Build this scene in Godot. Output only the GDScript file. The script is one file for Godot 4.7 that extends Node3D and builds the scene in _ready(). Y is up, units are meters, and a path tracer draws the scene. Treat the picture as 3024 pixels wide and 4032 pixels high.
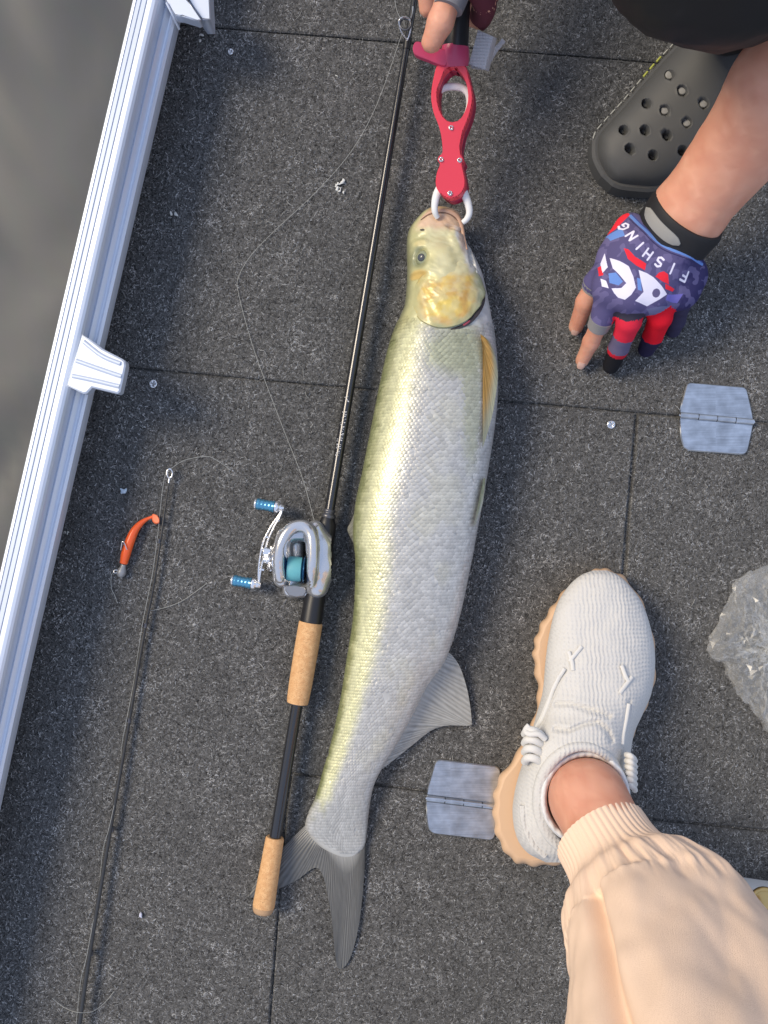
extends Node3D
# A big silver fish on a carpeted boat deck, seen from straight above.
# x to the right of the photograph, z towards its bottom edge, y up; the deck's carpet lies at y = 0.

const EYE := 1.05               # height of the camera above the deck
const PX := 0.00027431          # metres on the deck per pixel of the photograph

var rng := RandomNumberGenerator.new()
var M := {}

# ------------------------------------------------------------------ geometry helpers
class Geo:
	var v := PackedVector3Array()
	var n := PackedVector3Array()
	var c := PackedColorArray()
	var uv := PackedVector2Array()
	var t := PackedInt32Array()
	var col := Color(1, 1, 1)

	func vert(p: Vector3, q := Vector2.ZERO) -> int:
		v.append(p)
		c.append(col)
		uv.append(q)
		return v.size() - 1

	func tri(a: int, b: int, d: int) -> void:
		t.append(a); t.append(b); t.append(d)

	func quad(a: int, b: int, d: int, e: int) -> void:
		tri(a, b, d); tri(a, d, e)

	# turns the triangles from index "from" on so that they face outwards
	func outward(from: int) -> void:
		var vol := 0.0
		var o := v[t[from]] if from < t.size() else Vector3.ZERO
		for i in range(from, t.size(), 3):
			vol += (v[t[i]] - o).dot((v[t[i + 1]] - o).cross(v[t[i + 2]] - o))
		if vol > 0.0:      # counter-clockwise outside: Godot wants clockwise
			for i in range(from, t.size(), 3):
				var k := t[i + 1]
				t[i + 1] = t[i + 2]
				t[i + 2] = k

	func upward(from: int) -> void:
		var s := 0.0
		for i in range(from, t.size(), 3):
			s += (v[t[i + 2]] - v[t[i]]).cross(v[t[i + 1]] - v[t[i]]).y
		if s < 0.0:
			for i in range(from, t.size(), 3):
				var k := t[i + 1]
				t[i + 1] = t[i + 2]
				t[i + 2] = k

	func mesh() -> ArrayMesh:
		n.resize(v.size())
		n.fill(Vector3.ZERO)
		for i in range(0, t.size(), 3):
			var f := (v[t[i + 2]] - v[t[i]]).cross(v[t[i + 1]] - v[t[i]])
			n[t[i]] += f
			n[t[i + 1]] += f
			n[t[i + 2]] += f
		for i in n.size():
			n[i] = n[i].normalized() if n[i].length_squared() > 1e-24 else Vector3.UP
		var a := []
		a.resize(Mesh.ARRAY_MAX)
		a[Mesh.ARRAY_VERTEX] = v
		a[Mesh.ARRAY_NORMAL] = n
		a[Mesh.ARRAY_COLOR] = c
		a[Mesh.ARRAY_TEX_UV] = uv
		a[Mesh.ARRAY_INDEX] = t
		var m := ArrayMesh.new()
		m.add_surface_from_arrays(Mesh.PRIMITIVE_TRIANGLES, a)
		return m

	# rings of equal size; tints holds one colour per ring if given
	func loft(rings: Array, cap0 := true, cap1 := true, tints := [], closed := true) -> void:
		var from := t.size()
		var b := v.size()
		var k: int = rings[0].size()
		for j in rings.size():
			if tints.size() > j:
				col = tints[j]
			for i in k:
				vert(rings[j][i], Vector2(float(i) / k, float(j) / maxi(1, rings.size() - 1)))
		for j in rings.size() - 1:
			for i in (k if closed else k - 1):
				var i2 := (i + 1) % k
				quad(b + j * k + i, b + j * k + i2, b + (j + 1) * k + i2, b + (j + 1) * k + i)
		for e in 2:
			if not (cap0 if e == 0 else cap1):
				continue
			var j := 0 if e == 0 else rings.size() - 1
			var mid := Vector3.ZERO
			for q in rings[j]:
				mid += q
			if tints.size() > j:
				col = tints[j]
			var m0 := vert(mid / k)
			var b2 := v.size()
			for q in rings[j]:
				vert(q)
			for i in k:
				if e == 0:
					tri(m0, b2 + (i + 1) % k, b2 + i)
				else:
					tri(m0, b2 + i, b2 + (i + 1) % k)
		if closed:
			outward(from)
		else:
			upward(from)

	# a tube along pts; radii one number or one per point
	func tube(pts: Array, radii, sides := 8, flat := 1.0, round_ends := true, tints := []) -> void:
		var rings := []
		var nrm := Vector3.ZERO
		for j in pts.size():
			var d: Vector3 = (pts[mini(j + 1, pts.size() - 1)] - pts[maxi(j - 1, 0)]).normalized()
			if j == 0:
				nrm = Vector3.UP if absf(d.y) < 0.9 else Vector3.RIGHT
			nrm = (nrm - d * nrm.dot(d)).normalized()
			var s := d.cross(nrm)
			var r: float = radii[j] if radii is Array else radii
			var ring := PackedVector3Array()
			for i in sides:
				var a := TAU * i / sides
				ring.append(pts[j] + s * cos(a) * r + nrm * sin(a) * r * flat)
			rings.append(ring)
		loft(rings, round_ends, round_ends, tints)

	# a body of revolution: profile holds (distance along axis, radius)
	func lathe(at: Vector3, axis: Vector3, profile: Array, sides := 20) -> void:
		axis = axis.normalized()
		var u := (Vector3.UP if absf(axis.y) < 0.9 else Vector3.RIGHT).cross(axis).normalized()
		var w := axis.cross(u)
		var rings := []
		for q in profile:
			var ring := PackedVector3Array()
			for i in sides:
				var a := TAU * i / sides
				ring.append(at + axis * q.x + (u * cos(a) + w * sin(a)) * maxf(q.y, 0.00001))
			rings.append(ring)
		loft(rings)

	# a plate: outline of its top face, the vector to its under face, and a bevel round the top edge
	func plate(top: Array, down: Vector3, bevel := 0.0006, tint_side = null) -> void:
		var k := top.size()
		var flatp := PackedVector2Array()
		for p in top:
			flatp.append(Vector2(p.x, p.z))
		var sgn := 1.0 if not Geometry2D.is_polygon_clockwise(flatp) else -1.0
		var inner := []
		for i in k:
			var e1 := (flatp[i] - flatp[(i + k - 1) % k]).normalized()
			var e2 := (flatp[(i + 1) % k] - flatp[i]).normalized()
			var nn := (Vector2(-e1.y, e1.x) + Vector2(-e2.y, e2.x)) * sgn
			nn = nn.normalized() if nn.length() > 0.01 else Vector2.ZERO
			inner.append(top[i] + Vector3(nn.x, 0, nn.y) * bevel)
		var bd := down.normalized() * bevel
		var from := t.size()
		var keep := col
		var rings := [inner, top.map(func(p): return p + bd), top.map(func(p): return p + down)]
		for s in 2:
			if s == 1 and tint_side != null:
				col = tint_side
			var b := v.size()
			for r in [rings[s], rings[s + 1]]:
				for p in r:
					vert(p)
			for i in k:
				quad(b + i, b + (i + 1) % k, b + k + (i + 1) % k, b + k + i)
		var ids := Geometry2D.triangulate_polygon(flatp)
		for e in 2:
			col = keep if e == 0 else (tint_side if tint_side != null else keep)
			var b := v.size()
			for p in (inner if e == 0 else rings[2]):
				vert(p)
			for i in range(0, ids.size(), 3):
				if e == 0:
					tri(b + ids[i], b + ids[i + 1], b + ids[i + 2])
				else:
					tri(b + ids[i], b + ids[i + 2], b + ids[i + 1])
		col = keep
		# make the walls and the faces agree: up faces up, walls outwards
		for i in range(from, t.size(), 3):
			var f := (v[t[i + 2]] - v[t[i]]).cross(v[t[i + 1]] - v[t[i]])
			var mid := (v[t[i]] + v[t[i + 1]] + v[t[i + 2]]) / 3.0
			var wrong := false
			var wall: bool = i < from + k * 12
			if not wall:
				var is_top: bool = i < from + k * 12 + ids.size()
				wrong = (f.dot(down) > 0.0) == is_top
			else:
				var w := Vector2(f.x, f.z).normalized() * 0.0004
				wrong = Geometry2D.is_point_in_polygon(Vector2(mid.x, mid.z) + w - Vector2(down.x, down.z) * 0.0, flatp) and absf(f.normalized().dot(down.normalized())) < 0.95
			if wrong:
				var kk := t[i + 1]
				t[i + 1] = t[i + 2]
				t[i + 2] = kk

	func box(at: Transform3D, size: Vector3, bevel := 0.002) -> void:
		var h := size * 0.5
		var rings := []
		for q in [[-h.y, bevel], [-h.y + bevel, 0.0], [h.y - bevel, 0.0], [h.y, bevel]]:
			var ring := PackedVector3Array()
			for cnr in [[1, 1], [-1, 1], [-1, -1], [1, -1]]:
				for s in 4:
					var a: float = atan2(cnr[1], cnr[0]) - PI / 4 + PI / 6 * s
					var r: float = bevel * 2.0
					ring.append(at * Vector3(cnr[0] * (h.x - r) + cos(a) * (r - q[1]), q[0], cnr[1] * (h.z - r) + sin(a) * (r - q[1])))
			rings.append(ring)
		loft(rings)


# a distance field on a grid: smooth union of tapered capsules, meshed as surface nets
class Field:
	var lo: Vector3
	var cell: float
	var nx: int
	var ny: int
	var nz: int
	var d := PackedFloat32Array()

	func _init(a: Vector3, b: Vector3, size: float) -> void:
		lo = a
		cell = size
		nx = int((b.x - a.x) / size) + 2
		ny = int((b.y - a.y) / size) + 2
		nz = int((b.z - a.z) / size) + 2
		d.resize(nx * ny * nz)
		d.fill(0.08)

	func cap(a: Vector3, b: Vector3, ra: float, rb: float, k := 0.006, cut := false, sq := 1.0) -> void:
		var m := maxf(ra, rb) + k + 2.0 * cell
		var l := Vector3(minf(a.x, b.x) - m, minf(a.y, b.y) - m, minf(a.z, b.z) - m) - lo
		var h := Vector3(maxf(a.x, b.x) + m, maxf(a.y, b.y) + m, maxf(a.z, b.z) + m) - lo
		var ab := b - a
		var inv := 1.0 / maxf(ab.length_squared(), 1e-9)
		for z in range(maxi(0, int(l.z / cell)), mini(nz, int(h.z / cell) + 2)):
			for y in range(maxi(0, int(l.y / cell)), mini(ny, int(h.y / cell) + 2)):
				for x in range(maxi(0, int(l.x / cell)), mini(nx, int(h.x / cell) + 2)):
					var p := lo + Vector3(x, y, z) * cell - a
					var s := clampf(p.dot(ab) * inv, 0.0, 1.0)
					var q := p - ab * s
					q.y *= sq
					var w := q.length() - lerpf(ra, rb, s)
					var i := (z * ny + y) * nx + x
					var o := d[i]
					if cut:
						d[i] = maxf(o, -w)
					else:
						var e := maxf(k - absf(o - w), 0.0)
						d[i] = minf(o, w) - e * e / (4.0 * k)

	func chain(pts: Array, radii: Array, k := 0.006) -> void:
		for i in pts.size() - 1:
			cap(pts[i], pts[i + 1], radii[i], radii[i + 1], k)

	func into(g: Geo, tint = null, mapper = null) -> void:
		var id := PackedInt32Array()
		id.resize(nx * ny * nz)
		id.fill(-1)
		var step := [0, 1, nx, nx + 1, nx * ny, nx * ny + 1, nx * ny + nx, nx * ny + nx + 1]
		var ea := [0, 2, 4, 6, 0, 1, 4, 5, 0, 1, 2, 3]
		var eb := [1, 3, 5, 7, 2, 3, 6, 7, 4, 5, 6, 7]
		for z in nz - 1:
			for y in ny - 1:
				for x in nx - 1:
					var i := (z * ny + y) * nx + x
					var s := d[i] < 0.0
					if (d[i + 1] < 0.0) == s and (d[i + step[2]] < 0.0) == s and (d[i + step[3]] < 0.0) == s and (d[i + step[4]] < 0.0) == s and (d[i + step[5]] < 0.0) == s and (d[i + step[6]] < 0.0) == s and (d[i + step[7]] < 0.0) == s:
						continue
					var sum := Vector3.ZERO
					var cnt := 0
					for e in 12:
						var da := d[i + step[ea[e]]]
						var db := d[i + step[eb[e]]]
						if (da < 0.0) != (db < 0.0):
							var f := da / (da - db)
							var ca: int = ea[e]
							var p := Vector3(ca & 1, (ca >> 1) & 1, (ca >> 2) & 1)
							if e < 4:
								p.x += f
							elif e < 8:
								p.y += f
							else:
								p.z += f
							sum += p
							cnt += 1
					var w := lo + (Vector3(x, y, z) + sum / cnt) * cell
					if tint != null:
						g.col = tint.call(w)
					id[i] = g.vert(w, mapper.call(w) if mapper != null else Vector2.ZERO)
		var sy := nx
		var sz := nx * ny
		for z in range(1, nz - 1):
			for y in range(1, ny - 1):
				for x in range(1, nx - 1):
					var i := z * sz + y * sy + x
					var s := d[i] < 0.0
					if s != (d[i + 1] < 0.0):
						face(g, id[i], id[i - sy], id[i - sy - sz], id[i - sz], s)
					if s != (d[i + sy] < 0.0):
						face(g, id[i], id[i - sz], id[i - sz - 1], id[i - 1], s)
					if s != (d[i + sz] < 0.0):
						face(g, id[i], id[i - 1], id[i - 1 - sy], id[i - sy], s)

	func face(g: Geo, a: int, b: int, c: int, e: int, s: bool) -> void:
		if a < 0 or b < 0 or c < 0 or e < 0:
			return
		if s:
			g.quad(a, b, c, e)
		else:
			g.quad(a, e, c, b)


# a point of the place: the deck pixel (x, y) of the plan carried up to height h
func P(x: float, y: float, h := 0.0) -> Vector3:
	var k := (1.0 - h / EYE) * PX
	return Vector3((x - 1512.0) * k, h, (y - 2016.0) * k)

func PP(list: Array, h := 0.0) -> Array:
	var out := []
	for q in list:
		out.append(P(q[0], q[1], q[2] if q.size() > 2 else h))
	return out

# Catmull-Rom through pts, n steps per span
func cr(pts: Array, n := 6, closed := false) -> Array:
	var out := []
	var k := pts.size()
	for i in (k if closed else k - 1):
		var a = pts[(i + k - 1) % k] if closed else pts[maxi(i - 1, 0)]
		var b = pts[i]
		var c = pts[(i + 1) % k]
		var e = pts[(i + 2) % k] if closed else pts[mini(i + 2, k - 1)]
		for s in n:
			var u := float(s) / n
			out.append(0.5 * ((2.0 * b) + (c - a) * u + (2.0 * a - 5.0 * b + 4.0 * c - e) * u * u + (3.0 * b - a - 3.0 * c + e) * u * u * u))
	if not closed:
		out.append(pts[k - 1])
	return out

# piecewise linear table look-up: rows [x, a, b, ...], smooth between rows
func look(tab: Array, x: float, col: int) -> float:
	if x <= tab[0][0]:
		return tab[0][col]
	for i in tab.size() - 1:
		if x <= tab[i + 1][0]:
			var u: float = (x - tab[i][0]) / (tab[i + 1][0] - tab[i][0])
			var a: float = tab[maxi(i - 1, 0)][col]
			var b: float = tab[i][col]
			var c: float = tab[i + 1][col]
			var e: float = tab[mini(i + 2, tab.size() - 1)][col]
			var x0: float = tab[maxi(i - 1, 0)][0]
			var x3: float = tab[mini(i + 2, tab.size() - 1)][0]
			var w: float = tab[i + 1][0] - tab[i][0]
			var m1: float = (c - a) / maxf(tab[i + 1][0] - x0, 1e-6) * w
			var m2: float = (e - b) / maxf(x3 - tab[i][0], 1e-6) * w
			return (2 * u * u * u - 3 * u * u + 1) * b + (u * u * u - 2 * u * u + u) * m1 + (-2 * u * u * u + 3 * u * u) * c + (u * u * u - u * u) * m2
	return tab[tab.size() - 1][col]

# ------------------------------------------------------------------ objects
var taken := {}

func numbered(called: String, parent: Node) -> String:
	var key := str(parent.get_instance_id()) + called
	var n: int = taken.get(key, 0)
	taken[key] = n + 1
	return called if n == 0 else "%s_%03d" % [called, n]

func obj(called: String, g, m: Material, parent: Node = self) -> MeshInstance3D:
	var o := MeshInstance3D.new()
	o.mesh = g.mesh() if g is Geo else g
	o.material_override = m
	o.name = numbered(called, parent)
	parent.add_child(o, true)
	return o

func thing(called: String, label: String, category: String, group := "") -> Node3D:
	var o := Node3D.new()
	o.name = numbered(called, self)
	add_child(o, true)
	return tag(o, label, category, group)

func tag(o: Node3D, label: String, category: String, group := "") -> Node3D:
	o.set_meta("label", label)
	o.set_meta("category", category)
	if group:
		o.set_meta("group", group)
	return o

func structure(o: Node3D, label: String, category: String) -> Node3D:
	o.set_meta("kind", "structure")
	return tag(o, label, category)

func lin(r: float, g: float, b: float) -> Color:      # sRGB 0..255 to a linear base colour
	return Color(r / 255.0, g / 255.0, b / 255.0).srgb_to_linear()

func mat(c: Color, rough: float, metal := 0.0, spec := 0.5) -> StandardMaterial3D:   # c is linear
	var m := StandardMaterial3D.new()
	m.albedo_color = c.linear_to_srgb()
	m.roughness = rough
	m.metallic = metal
	m.metallic_specular = spec
	return m

func vmat(rough: float, metal := 0.0, spec := 0.5) -> StandardMaterial3D:
	var m := mat(Color(1, 1, 1), rough, metal, spec)
	m.vertex_color_use_as_albedo = true
	return m

func noise(freq: float, seed_ := 1, oct := 3) -> FastNoiseLite:
	var f := FastNoiseLite.new()
	f.noise_type = FastNoiseLite.TYPE_SIMPLEX_SMOOTH
	f.frequency = freq
	f.seed = seed_
	f.fractal_octaves = oct
	return f

func bump(m: StandardMaterial3D, img: Image, strength: float, depth: float, scale: float) -> void:
	var b: Image = img.duplicate()
	b.convert(Image.FORMAT_RGBA8)
	b.bump_map_to_normal_map(depth)
	m.normal_enabled = true
	m.normal_texture = ImageTexture.create_from_image(b)
	m.normal_scale = strength
	m.uv1_triplanar = true
	m.uv1_world_triplanar = true
	m.uv1_scale = Vector3.ONE * scale

# a grey picture of size n from a function of (x, y) that repeats at its edges
func picture(n: int, f: Callable) -> Image:
	var b := PackedByteArray()
	b.resize(n * n)
	for y in n:
		for x in n:
			b[y * n + x] = int(clampf(f.call(x, y), 0.0, 1.0) * 255.0)
	return Image.create_from_data(n, n, false, Image.FORMAT_L8, b)

func fill_shape(img: Image, pts: Array, c: Color) -> void:
	var poly := PackedVector2Array()
	var a := Vector2(1e9, 1e9)
	var b := Vector2(-1e9, -1e9)
	for q in pts:
		var p: Vector2 = q if q is Vector2 else Vector2(q[0], q[1])
		poly.append(p)
		a = a.min(p)
		b = b.max(p)
	for y in range(maxi(0, int(a.y)), mini(img.get_height(), int(b.y) + 2)):
		for x in range(maxi(0, int(a.x)), mini(img.get_width(), int(b.x) + 2)):
			if Geometry2D.is_point_in_polygon(Vector2(x + 0.5, y + 0.5), poly):
				img.set_pixel(x, y, c)

func stroke(img: Image, pts: Array, w: float, c: Color) -> void:
	for i in pts.size() - 1:
		var a: Vector2 = pts[i]
		var b: Vector2 = pts[i + 1]
		for y in range(maxi(0, int(minf(a.y, b.y) - w)), mini(img.get_height(), int(maxf(a.y, b.y) + w) + 2)):
			for x in range(maxi(0, int(minf(a.x, b.x) - w)), mini(img.get_width(), int(maxf(a.x, b.x) + w) + 2)):
				var p := Vector2(x + 0.5, y + 0.5)
				if p.distance_to(Geometry2D.get_closest_point_to_segment(p, a, b)) < w * 0.5:
					img.set_pixel(x, y, c)

# ------------------------------------------------------------------ the scene
func _ready() -> void:
	rng.seed = 20240611
	var cam := Camera3D.new()
	cam.name = "camera"
	cam.position = Vector3(0, EYE, 0)
	cam.rotation_degrees = Vector3(-90, 0, 0)
	cam.fov = rad_to_deg(2.0 * atan(2016.0 * PX / EYE))
	cam.near = 0.02
	cam.far = 3000.0
	add_child(cam)
	cam.current = true

	var sky_mat := ProceduralSkyMaterial.new()          # a bright, hazy, almost white sky
	sky_mat.sky_top_color = Color(0.72, 0.80, 0.95)
	sky_mat.sky_horizon_color = Color(0.82, 0.84, 0.88)
	sky_mat.sky_curve = 0.3
	sky_mat.ground_bottom_color = Color(0.3, 0.3, 0.28)
	sky_mat.ground_horizon_color = Color(0.5, 0.5, 0.48)
	var sky := Sky.new()
	sky.sky_material = sky_mat
	var env := Environment.new()
	env.background_mode = Environment.BG_SKY
	env.sky = sky
	env.background_energy_multiplier = 0.55
	env.ambient_light_source = Environment.AMBIENT_SOURCE_SKY
	env.tonemap_mode = Environment.TONE_MAPPER_LINEAR
	env.tonemap_exposure = 1.95
	env.sdfgi_enabled = true
	env.ssao_enabled = true
	env.ssil_enabled = true
	var world := WorldEnvironment.new()
	world.name = "world"
	world.environment = env
	add_child(world)

	var sun := DirectionalLight3D.new()                 # the sun behind thin cloud, up to the left
	sun.name = "sun"
	sun.light_color = Color(1.0, 0.94, 0.85)
	sun.light_energy = 0.5
	sun.light_angular_distance = 24.0
	sun.shadow_enabled = true
	add_child(sun)
	sun.look_at_from_position(Vector3(-0.86, 1.0, -0.36), Vector3.ZERO, Vector3.UP)

	materials()
	water()
	deck()
	rail()
	white_box()
	fish()
	rod_and_reel()
	thin_rod()
	gripper()
	hinges_and_screws()
	lure()
	bag()
	crouching_person()
	standing_person()
	litter()

func materials() -> void:
	M.carpet = carpet_material()
	M.pile = vmat(0.95, 0.0, 0.15)
	M.alu = mat(Color(0.66, 0.71, 0.80), 0.42, 0.45)
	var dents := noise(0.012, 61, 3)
	var scratch := picture(256, func(x, y): return 0.5 + 0.2 * sin(y * TAU * 0.33 + sin(x * TAU / 128.0) * 0.6) * sin(y * TAU * 0.117) + 0.3 * dents.get_noise_2d(x, y))
	M.hinge = mat(Color(0.66, 0.69, 0.73), 0.28, 0.9)
	bump(M.hinge, scratch, 0.3, 2.0, 14.0)
	var tarnish_and_sheen := picture(256, func(x, y): return 0.84 + 0.12 * dents.get_noise_2d(x * 1.2 + 300.0, y * 1.2) + 0.08 * dents.get_noise_2d(x * 0.4, y * 12.0) + 0.05 * rng.randf())  # stain mottling and streaks; also paints uneven reflections into the metal's colour
	tarnish_and_sheen.convert(Image.FORMAT_RGB8)
	M.hinge.albedo_texture = ImageTexture.create_from_image(tarnish_and_sheen)
	M.steel = mat(Color(0.72, 0.72, 0.73), 0.22, 0.9)
	M.chrome = mat(Color(0.86, 0.86, 0.87), 0.16, 0.85)
	M.dark_metal = mat(Color(0.12, 0.12, 0.13), 0.35, 0.6)
	M.black_plastic = mat(Color(0.014, 0.014, 0.016), 0.38)
	M.blank = mat(Color(0.018, 0.018, 0.02), 0.2)
	M.blank.clearcoat_enabled = true
	M.blank.clearcoat = 0.6
	M.blank.clearcoat_roughness = 0.12
	M.grey_blank = mat(Color(0.04, 0.04, 0.04), 0.3)
	M.white_plastic = mat(Color(0.80, 0.80, 0.78), 0.38)
	M.red_plastic = vmat(0.35)
	M.line = mat(Color(0.40, 0.41, 0.39), 0.4)
	M.vertex = vmat(0.6)
	M.vertex_gloss = vmat(0.32)
	M.skin = vmat(0.5, 0.0, 0.45)
	M.skin.subsurf_scatter_enabled = true
	M.skin.subsurf_scatter_strength = 0.12
	var pores := picture(128, func(_x, _y): return rng.randf())
	bump(M.skin, pores, 0.12, 1.0, 30.0)
	# cork: flecks and pits
	var fl := noise(0.055, 5, 3)
	var cork := Image.create(128, 128, false, Image.FORMAT_RGB8)
	for y in 128:
		for x in 128:
			var k := 0.5 + 0.5 * fl.get_noise_2d(x, y)
			var c := Color(0.88, 0.71, 0.51).lerp(Color(0.76, 0.56, 0.37), clampf(k * 1.4 - 0.3, 0, 1))
			if rng.randf() < 0.035:
				c = Color(0.45, 0.29, 0.17)
			cork.set_pixel(x, y, c)
	M.cork = mat(Color(1, 1, 1), 0.8)
	M.cork.albedo_texture = ImageTexture.create_from_image(cork)
	M.cork.uv1_triplanar = true
	M.cork.uv1_world_triplanar = true
	M.cork.uv1_scale = Vector3.ONE * 22.0

func carpet_material() -> StandardMaterial3D:
	# needle-felt: a tangle of short light and dark fibres, 2048 texels over 1.2 m
	var n := 2048
	var b := PackedByteArray()
	b.resize(n * n)
	var pool := PackedByteArray()
	pool.resize(65536)
	for i in 65536:
		pool[i] = 60 + rng.randi() % 56
	for y in n:
		var o := rng.randi() % 60000
		for x in n:
			b[y * n + x] = pool[(o + x * 7 + (x >> 3)) & 65535]
	var big := noise(0.006, 11, 3)
	var smudge := noise(0.011, 87, 4)
	for i in 420000:
		var x := rng.randf() * n
		var y := rng.randf() * n
		var a := rng.randf() * TAU
		var turn := rng.randf_range(-0.25, 0.25)
		var l := rng.randi_range(2, 7)
		var r := rng.randf()
		var wear := big.get_noise_2d(x, y) * 20.0 + maxf(0.0, smudge.get_noise_2d(x, y) - 0.24) * 150.0
		var val := clampi(int(78.0 + 112.0 * r * r * r + 24.0 * rng.randf() + wear), 30, 215)
		if rng.randf() < 0.22:
			val = rng.randi_range(30, 60)
		for s in l:
			x += cos(a)
			y += sin(a)
			a += turn
			b[(int(y) & 2047) * n + (int(x) & 2047)] = val
	var img := Image.create_from_data(n, n, false, Image.FORMAT_L8, b)
	var m := mat(Color(1.0, 0.99, 0.965), 0.95, 0.0, 0.15)
	var rgb: Image = img.duplicate()
	rgb.convert(Image.FORMAT_RGB8)
	m.albedo_texture = ImageTexture.create_from_image(rgb)
	var nm: Image = img.duplicate()
	nm.resize(1024, 1024, Image.INTERPOLATE_BILINEAR)
	nm.convert(Image.FORMAT_RGBA8)
	nm.bump_map_to_normal_map(5.0)
	m.normal_enabled = true
	m.normal_texture = ImageTexture.create_from_image(nm)
	m.normal_scale = 0.7
	m.uv1_triplanar = true
	m.uv1_world_triplanar = true
	m.uv1_scale = Vector3.ONE / 1.2
	return m

func water() -> void:
	# murky lake water under the rail, with slow ripples
	var g := Geo.new()
	var f := noise(1.6, 3, 3)
	var f2 := noise(0.5, 8, 2)
	var k := 240
	for j in k + 1:
		for i in k + 1:
			var u := (float(i) / k * 2 - 1)
			var w := (float(j) / k * 2 - 1)
			var x: float = -1.0 + signf(u) * (absf(u) * 2.2 + pow(absf(u), 12) * 700.0)
			var z: float = signf(w) * (absf(w) * 2.6 + pow(absf(w), 12) * 700.0)
			var near := clampf(6.0 - Vector2(x, z).length(), 0, 1)
			var swirl := f2.get_noise_2d(x * 2.0, z)
			var h := f.get_noise_2d(x * 2.4 + swirl * 1.5, z * 0.55 - x * 0.4)
			g.col = Color(0.094, 0.095, 0.093) * (1.0 + 0.12 * f2.get_noise_2d(x * 9.0 + 40.0, z * 9.0))
			g.vert(Vector3(x, -0.42 + h * 0.008 * near, z))
	for j in k:
		for i in k:
			var a := j * (k + 1) + i
			g.quad(a, a + 1, a + k + 2, a + k + 1)
	g.upward(0)
	var m := vmat(0.42, 0.0, 0.35)
	var o := obj("water", g, m)
	structure(o, "murky grey lake water beyond the aluminium rail", "water")

# ------------------------------------------------------------------ deck
func deck() -> void:
	var root := thing("boat_deck", "dark grey carpeted boat deck with sunken panel seams", "deck")
	root.set_meta("kind", "structure")
	var panels := [
		[[852, -700], [3700, -700], [3700, 330], [700, 92], [677, 90]],
		[[676, 96], [700, 98], [3700, 338], [3700, 1712], [2512, 1622], [1900, 1568], [900, 1480], [377, 1430]],
		[[375, 1438], [900, 1488], [1900, 1576], [2501, 1628], [2376, 3200], [1680, 3112], [1142, 3040], [1118, 3200], [1042, 4300], [1000, 4700], [-356, 4700]],
		[[2513, 1632], [3700, 1721], [3700, 3340], [3024, 3268], [2388, 3201]],
		[[1152, 3052], [1680, 3122], [2376, 3212], [3024, 3280], [3700, 3352], [3700, 4700], [1014, 4700], [1128, 3210]],
	]
	for q in panels:
		var g := Geo.new()
		var pts := PP(q)
		var round_ := []
		for i in pts.size():                     # split long edges a little so that they are not ruler straight
			var a: Vector3 = pts[i]
			var b: Vector3 = pts[(i + 1) % pts.size()]
			var n := maxi(1, int(a.distance_to(b) / 0.05))
			for s in n:
				var p := a.lerp(b, float(s) / n)
				round_.append(p + (Vector3(rng.randf_range(-1, 1), 0, rng.randf_range(-1, 1)) * 0.0005 if s else Vector3.ZERO))
		g.plate(round_, Vector3(0, -0.02, 0), 0.0016)
		obj("deck_panel", g, M.carpet, root)
	var under := Geo.new()
	under.plate(PP([[858, -710], [3710, -710], [3710, 4710], [-350, 4710]], -0.0045), Vector3(0, -0.02, 0), 0.001)
	obj("deck_base", under, M.carpet, root)
	# loose fibres standing up from the felt
	var fm := Geo.new()
	for i in 4:
		var u := i / 3.0
		var w := 0.00022 * (1.0 - 0.5 * u)
		var p := Vector3(u * 0.0024, 0.0010 * sin(u * 2.6), 0.0006 * u * u)
		fm.vert(p + Vector3(0, 0, w))
		fm.vert(p - Vector3(0, 0, w))
	for i in 3:
		fm.quad(i * 2, i * 2 + 1, i * 2 + 3, i * 2 + 2)
	fm.upward(0)
	var mm := MultiMesh.new()
	mm.transform_format = MultiMesh.TRANSFORM_3D
	mm.use_colors = true
	mm.mesh = fm.mesh()
	var n := 140000
	mm.instance_count = n
	for i in n:
		var py := rng.randf_range(-60, 4100)
		var p := P(rng.randf_range(deck_edge(py), 3090), py, 0.0)
		var s := rng.randf_range(0.5, 1.25)
		var b := Basis(Vector3.UP, rng.randf() * TAU).rotated(Vector3.RIGHT, rng.randf_range(-0.3, 0.3)).scaled(Vector3(s, s * rng.randf_range(0.5, 1.3), s * 1.2))
		mm.set_instance_transform(i, Transform3D(b, p + Vector3(0, 0.0002, 0)))
		var r := rng.randf()
		var v := 0.045 + 0.14 * r * r if r < 0.88 else rng.randf_range(0.16, 0.32)
		mm.set_instance_color(i, Color(v, v * 0.99, v * 0.96))
	var mi := MultiMeshInstance3D.new()
	mi.name = "carpet_pile"
	mi.multimesh = mm
	mi.material_override = M.pile
	mi.set_meta("kind", "stuff")
	root.add_child(mi, true)

func deck_edge(y: float) -> float:      # where the carpet ends under the rail
	return 804.0 - 0.2238 * (y + 467.0)

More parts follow.
